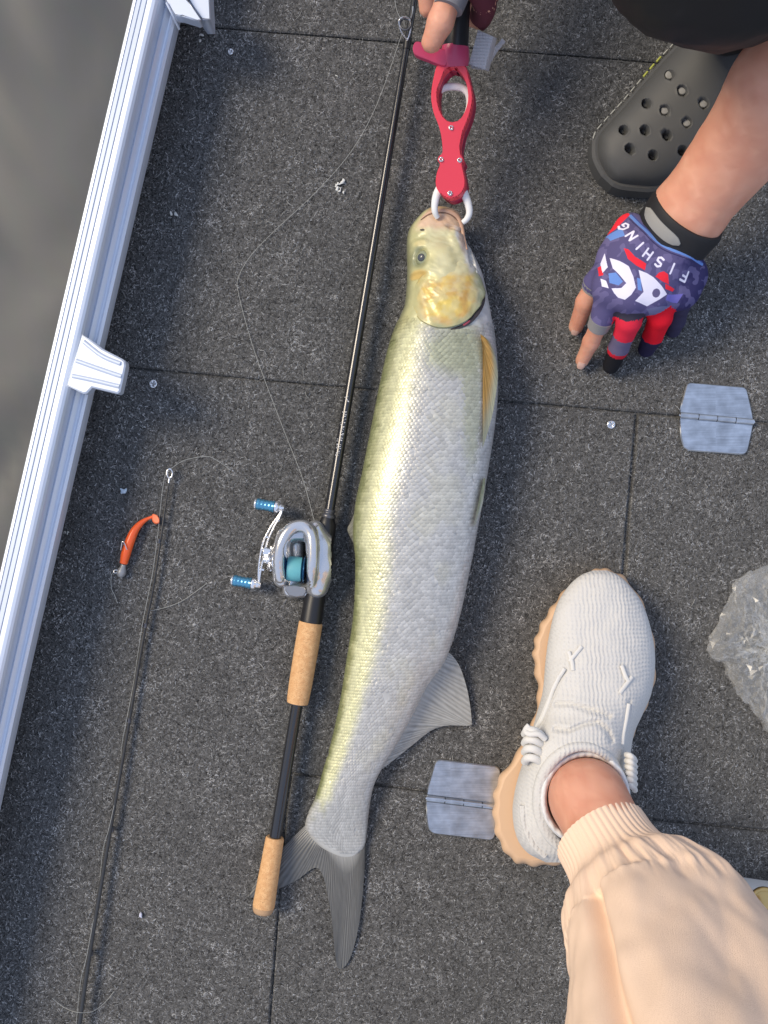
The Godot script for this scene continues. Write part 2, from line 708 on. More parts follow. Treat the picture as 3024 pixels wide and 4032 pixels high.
# the aluminium gunwale: an extruded profile swept along the boat's side
func rail() -> void:
	var root := thing("boat_rail", "ribbed silver aluminium gunwale rail along the left edge of deck", "rail")
	var outer := [[-700, 684], [0, 520], [1000, 287], [2000, 55], [3000, -170], [4500, -480]]
	var sweep := func(prof: Array, called: String, m: Material):
		var g := Geo.new()
		var rings := []
		for j in 41:
			var y := -700.0 + j * 130.0
			var x0 := look(outer, y, 1)
			var ring := PackedVector3Array()
			for q in prof:
				# q: millimetres from the outer edge and height, in metres
				var p := P(x0, y, 0.09)
				ring.append(Vector3(p.x + q[0] * 0.001, q[1] * 0.001, p.z + q[0] * 0.00023))
			rings.append(ring)
		# every face flat across the profile, smooth along it
		for i in prof.size():
			var strip := []
			for r in rings:
				strip.append(PackedVector3Array([r[i], r[(i + 1) % prof.size()]]))
			var b := g.v.size()
			var from := g.t.size()
			for s in strip:
				g.vert(s[0]); g.vert(s[1])
			for j in strip.size() - 1:
				g.quad(b + j * 2, b + j * 2 + 1, b + j * 2 + 3, b + j * 2 + 2)
			var e: Vector3 = strip[0][1] - strip[0][0]
			var nrm := Vector3(-e.y, e.x, 0)       # left of the way round (profile runs clockwise from outer foot over the top)
			var f := (g.v[g.t[from + 2]] - g.v[g.t[from]]).cross(g.v[g.t[from + 1]] - g.v[g.t[from]])
			if f.dot(nrm) < 0:
				for q in range(from, g.t.size(), 3):
					var kk := g.t[q + 1]
					g.t[q + 1] = g.t[q + 2]
					g.t[q + 2] = kk
		return obj(called, g, m, root)
	# cap with three grooves, rounded inner shoulder
	var cap := [[0, 60], [-0.6, 84], [0, 88], [1.2, 89.6]]
	for gx in [3.6, 8.2, 13.4]:
		cap.append_array([[gx, 90.2], [gx + 0.35, 88.4], [gx + 0.9, 88.4], [gx + 1.25, 90.3]])
	cap.append_array([[19, 90.6], [22, 90.0], [24.2, 88.2], [25.8, 85.2], [26.6, 81], [26.8, 76], [26.8, 60]])
	sweep.call(cap, "rail_cap", M.alu)
	var channel := [[26.9, 52], [26.9, 74], [28.5, 75], [31, 72], [32.5, 69.5], [34, 69.5], [36, 71], [38.5, 69], [39.6, 64], [39.8, 56], [38, 50], [32, 46], [32, 52]]
	sweep.call(channel, "inner_channel", M.alu)
	sweep.call([[14, -30], [14, 50], [16.7, 50], [16.7, -30]], "inner_wall", M.dark_metal)
	sweep.call([[2, -600], [2, 58], [26.0, 58], [26.0, 54], [6, 50], [6, -600]], "hull_side", M.alu)
	# the clamp on the rail and the corner piece at the top
	var lip := [[322, 1316], [374, 1350], [402, 1372], [480, 1412], [492, 1422], [494, 1440], [482, 1500], [472, 1542], [462, 1550], [446, 1546], [362, 1526], [342, 1548], [326, 1550], [262, 1518]]
	var c := Geo.new()
	c.plate(PP(lip, 0.094), Vector3(0, -0.014, 0), 0.0016)
	var clamp_ := obj("rail_clamp", c, M.alu, root)
	var r := Geo.new()
	for q in [[[330, 1345], [400, 1400], [474, 1432]], [[300, 1420], [390, 1452], [478, 1482]], [[285, 1480], [380, 1500], [470, 1522]]]:
		r.tube(cr(PP(q, 0.094), 5), 0.0022, 8, 0.9)
	obj("rib", r, M.alu, clamp_)
	var t := Geo.new()
	t.plate(PP([[655, -80], [650, 0], [690, 60], [715, 62], [778, 82], [792, 76], [738, 0], [700, -80]], 0.088), Vector3(0, -0.014, 0), 0.0012)
	t.plate(PP([[702, -80], [742, 0], [796, 76], [828, 76], [820, -80]], 0.078), Vector3(0, -0.03, 0), 0.0012)
	t.tube(cr(PP([[655, 10, 0.09], [680, 60, 0.085], [706, 114, 0.07]]), 4), 0.0012)
	obj("rail_corner", t, M.alu, root)

func white_box() -> void:
	var root := thing("storage_box", "white plastic box behind the beige trouser leg, brass stud on its lid", "box")
	var g := Geo.new()
	var b := Transform3D(Basis(Vector3.UP, -0.14), Vector3(0.557, 0.027, 0.598))
	g.box(b, Vector3(0.42, 0.052, 0.36), 0.006)
	obj("box_body", g, M.white_plastic, root)
	var lid := Geo.new()
	lid.box(Transform3D(b.basis, b.origin + Vector3(0, 0.0325, 0)), Vector3(0.426, 0.012, 0.366), 0.004)
	obj("lid", lid, M.white_plastic, root)
	var s := Geo.new()
	var at := P(3004, 3546, 0.0668)
	s.lathe(at, Vector3.UP, [Vector2(0, 0.0), Vector2(0, 0.0145), Vector2(0.003, 0.0145), Vector2(0.0042, 0.0128), Vector2(0.0034, 0.011), Vector2(0.0024, 0.0095), Vector2(0.0046, 0.008), Vector2(0.0058, 0.004), Vector2(0.006, 0.0)], 28)
	obj("brass_stud", s, mat(Color(0.62, 0.42, 0.16), 0.3, 0.8), root)

# ------------------------------------------------------------------ the fish
# rows: y, left edge (back), right edge (belly), half thickness in metres
var FISH := [
	[816, 1704, 1738, 0.004], [824, 1684, 1778, 0.009], [840, 1662, 1806, 0.014], [875, 1631, 1822, 0.019], [907, 1610, 1828, 0.023],
	[950, 1602, 1836, 0.027], [1010, 1602, 1866, 0.031], [1076, 1603, 1896, 0.034], [1140, 1600, 1912, 0.036], [1206, 1592, 1926, 0.038],
	[1245, 1576, 1933, 0.039], [1336, 1541, 1946, 0.0405], [1471, 1507, 1957, 0.042], [1633, 1474, 1950, 0.043], [1845, 1432, 1919, 0.0425],
	[1986, 1402, 1895, 0.041], [2100, 1393, 1874, 0.0395], [2213, 1402, 1853, 0.038], [2430, 1393, 1806, 0.034], [2593, 1368, 1752, 0.030],
	[2700, 1352, 1678, 0.027], [2800, 1334, 1628, 0.024], [2929, 1305, 1558, 0.020], [3019, 1279, 1504, 0.0175], [3089, 1260, 1470, 0.0155],
	[3151, 1240, 1456, 0.0135], [3213, 1212, 1448, 0.0105], [3270, 1208, 1442, 0.008], [3330, 1258, 1432, 0.0055], [3372, 1330, 1400, 0.003], [3380, 1355, 1380, 0.002]]
var fish_noise: FastNoiseLite
var fish_patch: FastNoiseLite

func fish_ring(y: float) -> Array:      # centre x, half width (pixels), half thickness, height of the middle
	var l := look(FISH, y, 1)
	var r := look(FISH, y, 2)
	var b := look(FISH, y, 3)
	return [(l + r) * 0.5, maxf((r - l) * 0.5, 4.0), b, b * 0.96 + 0.001 + (0.028 - b * 0.6) * clampf((960.0 - y) / 140.0, 0, 1)]

# a point of the flank; a runs from 0 (back, left) over PI/2 (up) to PI (belly, right) and on round the underside
func fish_point(y: float, a: float, lift := 0.0) -> Vector3:
	var q := fish_ring(y)
	var e := 0.86
	var ca := cos(a)
	var sa := sin(a)
	var px := -signf(ca) * pow(absf(ca), e)
	var py := signf(sa) * pow(absf(sa), 0.94)
	var k: float = (1.0 - q[3] / EYE) * PX
	return Vector3((q[0] - 1512.0 + q[1] * px) * k + lift * px, q[3] + q[2] * py + lift * py, (y - 2016.0) * k)

func blob(x: float, y: float, cx: float, cy: float, rx: float, ry: float) -> float:
	var d := Vector2((x - cx) / rx, (y - cy) / ry).length()
	return clampf(1.0 - smoothstep(0.45, 1.0, d), 0, 1)

func fish_tint(y: float, a: float) -> Color:
	var q := fish_ring(y)
	var x: float = q[0] - q[1] * cos(a)
	var t: float = -cos(a)                       # -1 back, +1 belly
	if sin(a) < 0.0:
		t = signf(t)
	var n1 := fish_noise.get_noise_2d(x, y)
	var n2 := fish_patch.get_noise_2d(x, y * 0.6)
	var olive := Color(0.26, 0.28, 0.13)
	var gold := Color(0.66, 0.65, 0.39)
	var silver := Color(0.50, 0.50, 0.485)
	var belly := Color(0.60, 0.60, 0.58)
	var w := t + n1 * 0.07
	var c := olive.lerp(gold, smoothstep(-0.99, -0.74, w))
	c = c.lerp(silver, smoothstep(-0.60, -0.22, w))
	c = c.lerp(Color(0.50, 0.49, 0.40), 0.55 * clampf(n2 * 2.2, 0, 1) * smoothstep(-0.5, -0.2, t) * (1.0 - smoothstep(0.5, 0.8, t)))
	c = c.lerp(belly, smoothstep(0.55, 0.9, w))
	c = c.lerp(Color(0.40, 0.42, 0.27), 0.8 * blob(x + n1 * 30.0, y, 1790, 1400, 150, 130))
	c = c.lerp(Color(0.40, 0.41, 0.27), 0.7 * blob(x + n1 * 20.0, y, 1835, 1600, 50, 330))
	# head: pinkish lips, pale cheeks, gold gill cover
	var hd := 1.0 - smoothstep(1230.0, 1320.0, y + t * 40.0)
	if hd > 0.0:
		var h := Color(0.50, 0.48, 0.25)
		h = h.lerp(Color(0.65, 0.61, 0.36), smoothstep(-0.55, -0.1, t + n1 * 0.2))
		h = h.lerp(Color(0.60, 0.60, 0.58), smoothstep(0.45, 0.62, t + n1 * 0.1))
		h = h.lerp(Color(0.66, 0.46, 0.31), (1.0 - smoothstep(905.0, 945.0, y + n1 * 14.0)) * smoothstep(-0.9, -0.5, t))
		h = h.lerp(Color(0.55, 0.38, 0.17), 0.7 * blob(x, y, 1725, 838, 46, 26))
		h = h.lerp(Color(0.60, 0.46, 0.36), blob(x, y, 1812, 950, 24, 90))
		h = h.lerp(Color(0.68, 0.58, 0.28), 0.8 * blob(x, y, 1656, 985, 34, 16))
		h = h.lerp(Color(0.23, 0.25, 0.15), 0.75 * blob(x, y, 1650, 1040, 46, 58))
		h = h.lerp(Color(0.64, 0.56, 0.24), 0.7 * clampf(0.4 + n2 * 3.0, 0, 1) * blob(x, y, 1710, 1085, 110, 110))
		h = h.lerp(Color(0.62, 0.42, 0.13), 0.85 * blob(x + n1 * 20, y, 1650, 1105, 42, 24))
		h = h.lerp(Color(0.18, 0.19, 0.11), 0.8 * (1.0 - smoothstep(-1.0, -0.78, t)))
		c = c.lerp(h, hd)
	c = c.lerp(Color(0.46, 0.46, 0.44), smoothstep(3080.0, 3210.0, y + n1 * 60.0))
	return c * (1.0 + 0.12 * n1 + 0.10 * n2)

func fish() -> void:
	fish_noise = noise(0.018, 21, 4)
	fish_patch = noise(0.006, 5, 3)
	var root := thing("fish", "large silver and olive fish lying on its side on the carpet", "fish")
	var skin := vmat(0.36, 0.08, 0.55)
	skin.clearcoat_enabled = true
	skin.clearcoat = 0.2
	skin.clearcoat_roughness = 0.2
	var slime := picture(256, func(_x, _y): return rng.randf())
	bump(skin, slime, 0.1, 1.5, 9.0)
	var g := Geo.new()
	var rings := []
	var k := 110
	var ys := []
	var y := 818.0
	while y < 3380.0:
		ys.append(y)
		y += 5.0 if y < 1330.0 else 9.0
	ys.append(3380.0)
	for yy in ys:
		var ring := PackedVector3Array()
		for i in k:
			ring.append(fish_point(yy, TAU * i / k))
		rings.append(ring)
	g.loft(rings)
	# the vertex colours, ring by ring
	for j in ys.size():
		for i in k:
			g.c[j * k + i] = fish_tint(ys[j], TAU * i / k)
	# shape the head: cheek bone, brow ridge, eye socket, mouth cleft
	for j in ys.size():
		var yy: float = ys[j]
		if yy > 1330.0:
			break
		var q := fish_ring(yy)
		for i in k:
			var a := TAU * i / k
			if sin(a) < 0.05:
				continue
			var x: float = q[0] - q[1] * cos(a)
			var h := 0.0
			h += 0.0035 * blob(x, yy, 1715, 1080, 80, 120)
			h -= 0.0045 * blob(x, yy, 1658, 1040, 36, 44)
			h += 0.0022 * blob(x, yy, 1652, 985, 50, 26)
			h -= 0.003 * blob(x, yy, 1640, 1110, 60, 16)
			h -= 0.0035 * blob(x, yy, 1790, 925 + (x - 1790) * 0.25, 60, 11)
			h -= 0.004 * blob(x, yy, 1840 + (yy - 1000) * 0.12, yy, 11, 10) * smoothstep(930.0, 980.0, yy) * (1.0 - smoothstep(1120.0, 1180.0, yy))
			h += 0.003 * blob(x, yy, 1790, 960, 45, 60)
			h += 0.0012 * fish_noise.get_noise_2d(x * 1.4, yy * 1.4)
			g.v[j * k + i].y += h
	obj("body", g, skin, root)

	# scales: overlapping plates laid in staggered rows over the flank
	var sc := Geo.new()
	var srng := RandomNumberGenerator.new()
	srng.seed = 77
	var row := 0
	y = 1268.0
	while y < 3350.0:
		var q := fish_ring(y)
		var around := 52
		for i in around + 1:
			var a: float = -0.35 + (PI + 0.7) * (i + (0.5 if row % 2 else 0.0)) / around
			var x: float = q[0] - q[1] * cos(a)
			# the first rows follow the edge of the gill cover
			var edge := 1322.0 - absf(x - 1730.0) * 0.42 + (45.0 if x > 1730.0 else 0.0) * clampf((x - 1730.0) / 120.0, 0, 1)
			if y < edge or y > 3368.0 - absf(x - 1372.0) * 0.62:
				continue
			var w: float = PI * q[1] * PX * 0.62 / around * 1.35
			var p := fish_point(y, a)
			var t1 := (fish_point(y + 8.0, a) - p).normalized()
			var s1 := (fish_point(y, a + 0.05) - p).normalized()
			var up := s1.cross(t1).normalized()
			var out := fish_point(y, a, 0.01) - p
			if up.dot(out) < 0:
				up = -up
			t1 = (t1 + up * srng.randf_range(-0.05, 0.06) + s1 * srng.randf_range(-0.05, 0.05)).normalized()
			var l := 0.0052
			if fish_patch.get_noise_2d(x * 2.6 + 900.0, y * 2.6) > 0.52:      # scuffed: scales lost
				continue
			var base := fish_tint(y, a)
			var tone := srng.randf_range(0.85, 1.11)
			base = base * tone
			sc.col = base
			var from := sc.t.size()
			var mid := sc.vert(p + up * 0.00085 + t1 * l * 0.1)
			var b0 := sc.v.size()
			var shape := [[-0.55, 0.0, -0.0002], [-0.2, 0.85, 0.0], [0.25, 0.95, 0.0003], [0.6, 0.6, 0.0006], [0.72, 0.0, 0.0008], [0.6, -0.6, 0.0006], [0.25, -0.95, 0.0003], [-0.2, -0.85, 0.0]]
			for e in shape.size():
				var z: Array = shape[e]
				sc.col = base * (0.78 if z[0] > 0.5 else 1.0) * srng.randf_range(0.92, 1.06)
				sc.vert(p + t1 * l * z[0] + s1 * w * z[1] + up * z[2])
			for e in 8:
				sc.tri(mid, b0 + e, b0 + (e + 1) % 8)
			var f := (sc.v[sc.t[from + 2]] - sc.v[sc.t[from]]).cross(sc.v[sc.t[from + 1]] - sc.v[sc.t[from]])
			if f.dot(up) < 0:
				for e in range(from, sc.t.size(), 3):
					var kk := sc.t[e + 1]
					sc.t[e + 1] = sc.t[e + 2]
					sc.t[e + 2] = kk
		y += 12.0
		row += 1
	var scm := vmat(0.31, 0.14, 0.6)
	var so := obj("scales", sc, scm, root)
	so.set_meta("kind", "stuff")

	# gill cover: a bony plate that stands proud at its rear edge
	var gc := Geo.new()
	var gr := 30
	var rimp := [[1650, 1130], [1690, 1092], [1760, 1060], [1822, 1050], [1866, 1085], [1888, 1150], [1880, 1200], [1850, 1250], [1806, 1296], [1750, 1320], [1700, 1312], [1650, 1276], [1618, 1220], [1618, 1170]]
	var rim := []
	for p in cr(rimp.map(func(z): return Vector2(z[0], z[1])), 6, true):
		rim.append(p)
	var cen := Vector2(1748, 1185)
	for j in gr + 1:
		var u := float(j) / gr
		for i in rim.size():
			var p: Vector2 = cen.lerp(rim[i], minf(u * 1.04, 1.0))
			var q := fish_ring(p.y)
			var a := acos(clampf((q[0] - p.x) / q[1], -0.98, 0.98))
			var lift := 0.0028 + 0.0016 * (1.0 - u * u) - (0.0042 if u > 0.985 else 0.0)
			var front := maxf(smoothstep(1180.0, 1070.0, p.y), smoothstep(1690.0, 1630.0, p.x))
			lift = lerpf(lift, lift - 0.0036, front * u)
			lift += 0.0007 * fish_noise.get_noise_2d(p.x * 1.6, p.y * 1.6) + 0.0006 * sin((p - Vector2(1640, 1100)).angle() * 26.0) * u * (1.0 - front)
			var n1 := fish_noise.get_noise_2d(p.x * 1.3, p.y)
			var n2 := fish_patch.get_noise_2d(p.x * 3.0, p.y * 3.0)
			var c := Color(0.54, 0.33, 0.10).lerp(Color(0.70, 0.50, 0.14), clampf(0.5 + n1 * 1.6, 0, 1))
			c = c.lerp(Color(0.70, 0.54, 0.12), blob(p.x, p.y, 1735, 1240, 70, 55) * 0.8)
			c = c.lerp(Color(0.62, 0.60, 0.38), clampf(0.5 + n2 * 2.5, 0, 1) * 0.4)
			c = c.lerp(Color(0.50, 0.52, 0.34), smoothstep(1815.0, 1870.0, p.x))
			c = c.lerp(fish_tint(p.y, a), smoothstep(1165.0, 1080.0, p.y + n1 * 60.0 + (p.x - 1740.0) * 0.25))
			c = c.lerp(fish_tint(p.y, a), smoothstep(1680.0, 1630.0, p.x + n1 * 30.0))
			c = c.lerp(Color(0.38, 0.39, 0.21), smoothstep(0.70, 0.96, u + n1 * 0.2) * 0.85 * (1.0 - front))
			gc.col = c
			gc.vert(fish_point(p.y, a, lift))
	for j in gr:
		for i in rim.size():
			var i2 := (i + 1) % rim.size()
			gc.quad(j * rim.size() + i, j * rim.size() + i2, (j + 1) * rim.size() + i2, (j + 1) * rim.size() + i)
	gc.upward(0)
	obj("gill_cover", gc, skin, root)
	# the dark slit behind it, with a rim of red gill
	var slit := Geo.new()
	var sp := []
	for p in cr([Vector2(1894, 1150), Vector2(1886, 1205), Vector2(1856, 1258), Vector2(1812, 1304), Vector2(1758, 1326)], 6):
		var q := fish_ring(p.y)
		sp.append(fish_point(p.y, acos(clampf((q[0] - p.x) / q[1], -0.98, 0.98)), 0.0002))
	var sr := []
	for i in sp.size():
		sr.append(0.0007 + 0.0022 * sin(PI * i / (sp.size() - 1)))
	slit.tube(sp, sr, 8, 0.5)
	obj("gill_slit", slit, mat(Color(0.05, 0.042, 0.046), 0.4), root)
	var red := Geo.new()
	red.tube(sp.slice(16, 20).map(func(p): return p + Vector3(-0.0005, 0.0012, 0.0002)), 0.0012, 6)
	obj("gill", red, mat(Color(0.32, 0.06, 0.09), 0.3), root)

	# eye: glassy iris, dark pupil
	var e0 := fish_point(1040, acos((fish_ring(1040)[0] - 1659.0) / fish_ring(1040)[1]), -0.0035)
	var ax := Vector3(-0.42, 0.9, 0.05).normalized()
	var ew := Geo.new()
	ew.lathe(e0, ax, [Vector2(-0.002, 0.0082), Vector2(0.0012, 0.0080), Vector2(0.003, 0.0066), Vector2(0.0043, 0.0044), Vector2(0.0047, 0.0)], 28)
	var eye := obj("eye", ew, mat(Color(0.34, 0.35, 0.21), 0.15, 0.3), root)
	var pu := Geo.new()
	pu.lathe(e0 + ax * 0.0024, ax, [Vector2(0, 0.0042), Vector2(0.0021, 0.0040), Vector2(0.0027, 0.003), Vector2(0.003, 0.0)], 24)
	obj("pupil", pu, mat(Color(0.07, 0.075, 0.085), 0.15), eye)
	# the jaws: a fleshy lip round the snout and the cleft behind it
	var mouth := []
	for q in cr([Vector2(1664, 876), Vector2(1690, 858), Vector2(1726, 848), Vector2(1764, 853), Vector2(1794, 872), Vector2(1810, 908), Vector2(1818, 950), Vector2(1826, 1004)], 6):
		mouth.append(flank(q.x, q.y, 0.0002))
	var lr := []
	var sr2 := []
	for i in mouth.size():
		var u := sin(PI * (i + 1.0) / (mouth.size() + 1.0))
		lr.append(0.0006 + 0.0020 * u)
		sr2.append(0.0003 + 0.0007 * u)
	var lipg := Geo.new()
	lipg.tube(mouth, lr, 12, 0.8)
	var lipo := obj("lip", lipg, mat(Color(0.58, 0.36, 0.24), 0.35), root)
	var cleft := Geo.new()
	cleft.tube(mouth.map(func(p): return p + Vector3(-0.0016, 0.0006, 0.0022)), sr2, 8)
	obj("mouth_cleft", cleft, mat(Color(0.20, 0.11, 0.07), 0.5), lipo)
	var nos := Geo.new()
	var np := fish_point(930, acos((fish_ring(930)[0] - 1668.0) / fish_ring(930)[1]), 0.0003)
	nos.tube([np + Vector3(-0.003, 0, 0), np, np + Vector3(0.003, 0.0006, 0.001)], [0.0005, 0.0012, 0.0005], 8, 0.6)
	obj("nostril", nos, mat(Color(0.08, 0.07, 0.05), 0.4), root)

	# fins
	var fin_mat := vmat(0.38, 0.05, 0.5)
	var caudal := Color(0.085, 0.085, 0.08)
	fin(root, "tail_fin", cr(PP([[1225, 3225], [1255, 3300], [1310, 3345], [1372, 3368], [1415, 3330], [1441, 3250]], 0.007), 6),
		cr(PP([[1050, 3400, 0.003], [985, 3535, 0.003], [1150, 3478, 0.004], [1254, 3420, 0.006], [1300, 3580, 0.007], [1318, 3740, 0.006], [1334, 3812, 0.003], [1374, 3782, 0.004], [1408, 3670, 0.006], [1428, 3520, 0.007], [1438, 3380, 0.007]]), 5), 54, caudal, Color(0.17, 0.17, 0.165), fin_mat, 0.0006)
	fin(root, "anal_fin", cr(PP([[1752, 2560, 0.022], [1700, 2650, 0.020], [1640, 2770, 0.018], [1565, 2915, 0.014], [1500, 3022, 0.012]]), 6),
		cr(PP([[1776, 2575, 0.022], [1812, 2628, 0.018], [1843, 2730, 0.012], [1857, 2838, 0.007], [1845, 2856, 0.006], [1770, 2856, 0.006], [1700, 2876, 0.007], [1620, 2938, 0.009], [1508, 3028, 0.011]]), 5), 34, Color(0.26, 0.26, 0.245), Color(0.46, 0.46, 0.44), fin_mat, 0.0007)
	var on := func(q): return flank(q[0], q[1], 0.0046)
	var pf := cr([[1866, 1384], [1862, 1370], [1859, 1356], [1857, 1342]].map(on), 6)
	var pt := cr([[1866, 1772], [1884, 1722], [1908, 1640], [1922, 1560], [1930, 1490], [1920, 1420], [1897, 1368], [1868, 1346]].map(on), 4)
	fin(root, "pectoral_fin", pf, pt, 16, Color(0.50, 0.26, 0.05), Color(0.62, 0.38, 0.11), fin_mat, 0.0007, Color(0.36, 0.36, 0.24))
	pf = cr([[1868, 1912], [1870, 1902], [1873, 1892], [1878, 1884]].map(on), 6)
	pt = cr([[1834, 2072], [1846, 2062], [1862, 2020], [1876, 1970], [1883, 1920], [1884, 1890]].map(on), 4)
	fin(root, "pelvic_fin", pf, pt, 10, Color(0.30, 0.31, 0.18), Color(0.40, 0.41, 0.27), fin_mat, 0.0006, Color(0.42, 0.42, 0.34))
	fin(root, "dorsal_fin", cr(PP([[1404, 1985, 0.03], [1394, 2060, 0.03], [1402, 2130, 0.03]]), 6), cr(PP([[1386, 2050, 0.024], [1368, 2086, 0.020], [1392, 2138, 0.024]]), 6), 10, Color(0.14, 0.14, 0.11), Color(0.30, 0.30, 0.26), fin_mat, 0.0006)

func flank(x: float, y: float, lift: float) -> Vector3:
	var q := fish_ring(y)
	return fish_point(y, acos(clampf((q[0] - x) / q[1], -0.97, 0.97)), lift)

# a fin: rays and membrane between a base line and an outer edge
func fin(root: Node3D, called: String, base: Array, edge: Array, rays: int, web: Color, ray: Color, m: Material, ridge: float, tip = null) -> void:
	var g := Geo.new()
	var at := func(list: Array, u: float) -> Vector3:
		var f := u * (list.size() - 1)
		var i := mini(int(f), list.size() - 2)
		return (list[i] as Vector3).lerp(list[i + 1], f - i)
	var cols := rays * 4
	var rows := 12
	for side in 2:
		var from := g.t.size()
		var b := g.v.size()
		for j in rows + 1:
			var v := float(j) / rows
			for i in cols + 1:
				var u := float(i) / cols
				var p: Vector3 = (at.call(base, u) as Vector3).lerp(at.call(edge, u), v)
				var w := 0.5 + 0.5 * cos(TAU * (u * rays + 0.35 * sin(u * 23.0) + 0.2 * sin(u * 51.0 + v * 2.0)))
				var jag := 0.0015 * (0.5 - w) * v * v
				p += ((at.call(edge, u) as Vector3) - p).normalized() * -maxf(jag, 0.0)
				p.y += ridge * (w - 0.4) * (1.0 - 0.4 * v) + 0.0012 * sin(u * 9.0 + v * 3.0) * v
				if side == 1:
					p.y -= 0.0009
				g.col = web.lerp(ray, clampf(w * 0.9 * (1.0 - 0.25 * v), 0, 1)) * (1.0 + 0.25 * fish_noise.get_noise_2d(p.x * 9000.0, p.z * 9000.0))
				if called == "tail_fin" or called == "anal_fin":
					g.col = g.col.lerp(Color(0.42, 0.42, 0.40), 0.8 * (1.0 - smoothstep(0.0, 0.22, v + 0.06 * w)))
				if tip != null:
					g.col = g.col.lerp(tip, smoothstep(0.55, 0.95, v))
				g.vert(p)
		for j in rows:
			for i in cols:
				var q := b + j * (cols + 1) + i
				g.quad(q, q + 1, q + cols + 2, q + cols + 1)
		g.upward(from)
	obj(called, g, m, root)

# ------------------------------------------------------------------ rods
func rod_x(y: float) -> float:
	return 1632.0 - 0.1665 * y

func rod_and_reel() -> void:
	var root := thing("fishing_rod", "black casting rod with split cork grips and silver baitcasting reel", "fishing rod")
	var ax := func(y: float, h := 0.019) -> Vector3: return P(rod_x(y), y, h)
	var seg := func(called: String, m: Material, list: Array, sides := 20) -> MeshInstance3D:
		var g := Geo.new()
		g.tube(list.map(func(q): return ax.call(q[0], q[2] if q.size() > 2 else 0.019)), list.map(func(q): return q[1]), sides)
		return obj(called, g, m, root)
	seg.call("blank", M.blank, [[-600, 0.0028, 0.03], [0, 0.0034, 0.027], [700, 0.0042, 0.023], [1500, 0.0050, 0.02], [2040, 0.0056]])
	seg.call("winding_check", M.dark_metal, [[2004, 0.0052], [2008, 0.0066], [2014, 0.0066], [2017, 0.0058], [2022, 0.0058], [2026, 0.0075], [2034, 0.0078], [2040, 0.0070]])
	seg.call("reel_seat", M.black_plastic, [[2040, 0.0072], [2070, 0.0098], [2130, 0.0105], [2240, 0.0100], [2330, 0.0105], [2380, 0.0112], [2440, 0.0118], [2452, 0.0116]], 24)
	seg.call("fore_grip", M.cork, [[2450, 0.0121], [2456, 0.0127], [2560, 0.0128], [2700, 0.0124], [2752, 0.0118], [2768, 0.0112]], 28)
	seg.call("split_blank", M.blank, [[2766, 0.0062], [3000, 0.0062], [3300, 0.0062]])
	seg.call("grip_trim", M.dark_metal, [[2764, 0.0106], [2772, 0.0104], [2776, 0.0066]])
	seg.call("butt_grip", M.cork, [[3296, 0.0088], [3302, 0.0098], [3400, 0.0104], [3500, 0.0112], [3560, 0.0117], [3568, 0.0116]], 28)
	seg.call("butt_cap", mat(Color(0.46, 0.29, 0.16), 0.7), [[3567, 0.0115], [3580, 0.0112], [3592, 0.0098], [3597, 0.005]], 28)
	# white print along the blank, too small to read
	var print_ := Geo.new()
	var pr := RandomNumberGenerator.new()
	pr.seed = 5
	var y := 1566.0
	while y < 1815.0:
		if y < 1585.0 or y > 1624.0:
			var p: Vector3 = ax.call(y, 0.0197)
			var d: Vector3 = (ax.call(y + 10.0, 0.0197) - p).normalized()
			var s := d.cross(Vector3.UP)
			for k in pr.randi_range(1, 3):
				var a := pr.randf_range(-0.9, 0.1)
				var r0 := 0.00545
				var c0: Vector3 = p + d * pr.randf_range(-0.0006, 0.0006)
				var w := pr.randf_range(0.0003, 0.0009)
				var q := []
				for e in 3:
					var a2 := a + e * 0.14
					q.append(c0 + s * sin(a2) * r0 * -1.0 + Vector3.UP * (cos(a2) * r0 - 0.0001) + d * pr.randf_range(-0.0003, 0.0003))
				print_.tube(q, w * 0.5, 5, 0.6)
		y += pr.randf_range(7.0, 9.5)
	obj("rod_lettering", print_, mat(Color(0.75, 0.75, 0.75), 0.4), root)
	# guide with double foot at the top of the picture
	var gd := Geo.new()
	var loop := PP([[1604, 158, 0.03], [1582, 128, 0.036], [1572, 95, 0.041], [1574, 76, 0.043], [1590, 68, 0.043], [1612, 76, 0.041], [1618, 100, 0.038], [1614, 130, 0.034], [1604, 158, 0.03]])
	gd.tube(cr(loop, 6), 0.0009, 8)
	gd.tube(cr(PP([[1604, 156, 0.030], [1601, 180, 0.0285], [1598, 215, 0.0278]]), 4), [0.0011, 0.0011, 0.0011, 0.001, 0.001, 0.001, 0.0009, 0.0007, 0.0004], 8, 0.7)
	gd.tube(cr(PP([[1618, 70, 0.04], [1624, 50, 0.034], [1626, 25, 0.029]]), 4), 0.0009, 8)
	var gdo := obj("guide", gd, M.steel, root)
	var ri := Geo.new()
	var ringp := []
	for i in 25:
		var a := TAU * i / 24
		ringp.append(P(1596 + 21 * cos(a), 96 + 22 * sin(a), 0.040))
	ri.tube(ringp, 0.0011, 8)
	obj("guide_ring", ri, M.dark_metal, gdo)
	var wr := Geo.new()
	wr.tube([P(rod_x(195), 195, 0.0262), P(rod_x(150), 150, 0.0263)], [0.0041, 0.0042], 16)
	obj("thread_wrap", wr, M.black_plastic, root)
	reel(root)
	# the slack line from the guide to the reel
	var l := Geo.new()
	l.tube(cr(PP([[1552, -40, 0.05], [1558, 20, 0.045], [1570, 60, 0.043], [1592, 92, 0.04], [1570, 170, 0.03], [1480, 420, 0.012], [1380, 600, 0.004], [1240, 760, 0.002], [1080, 910, 0.002], [985, 1010, 0.002], [940, 1090, 0.002], [938, 1150, 0.002], [985, 1330, 0.003], [1040, 1490, 0.003], [1120, 1700, 0.006], [1190, 1880, 0.014], [1232, 2030, 0.028], [1240, 2062, 0.034]]), 10), 0.00024, 6)
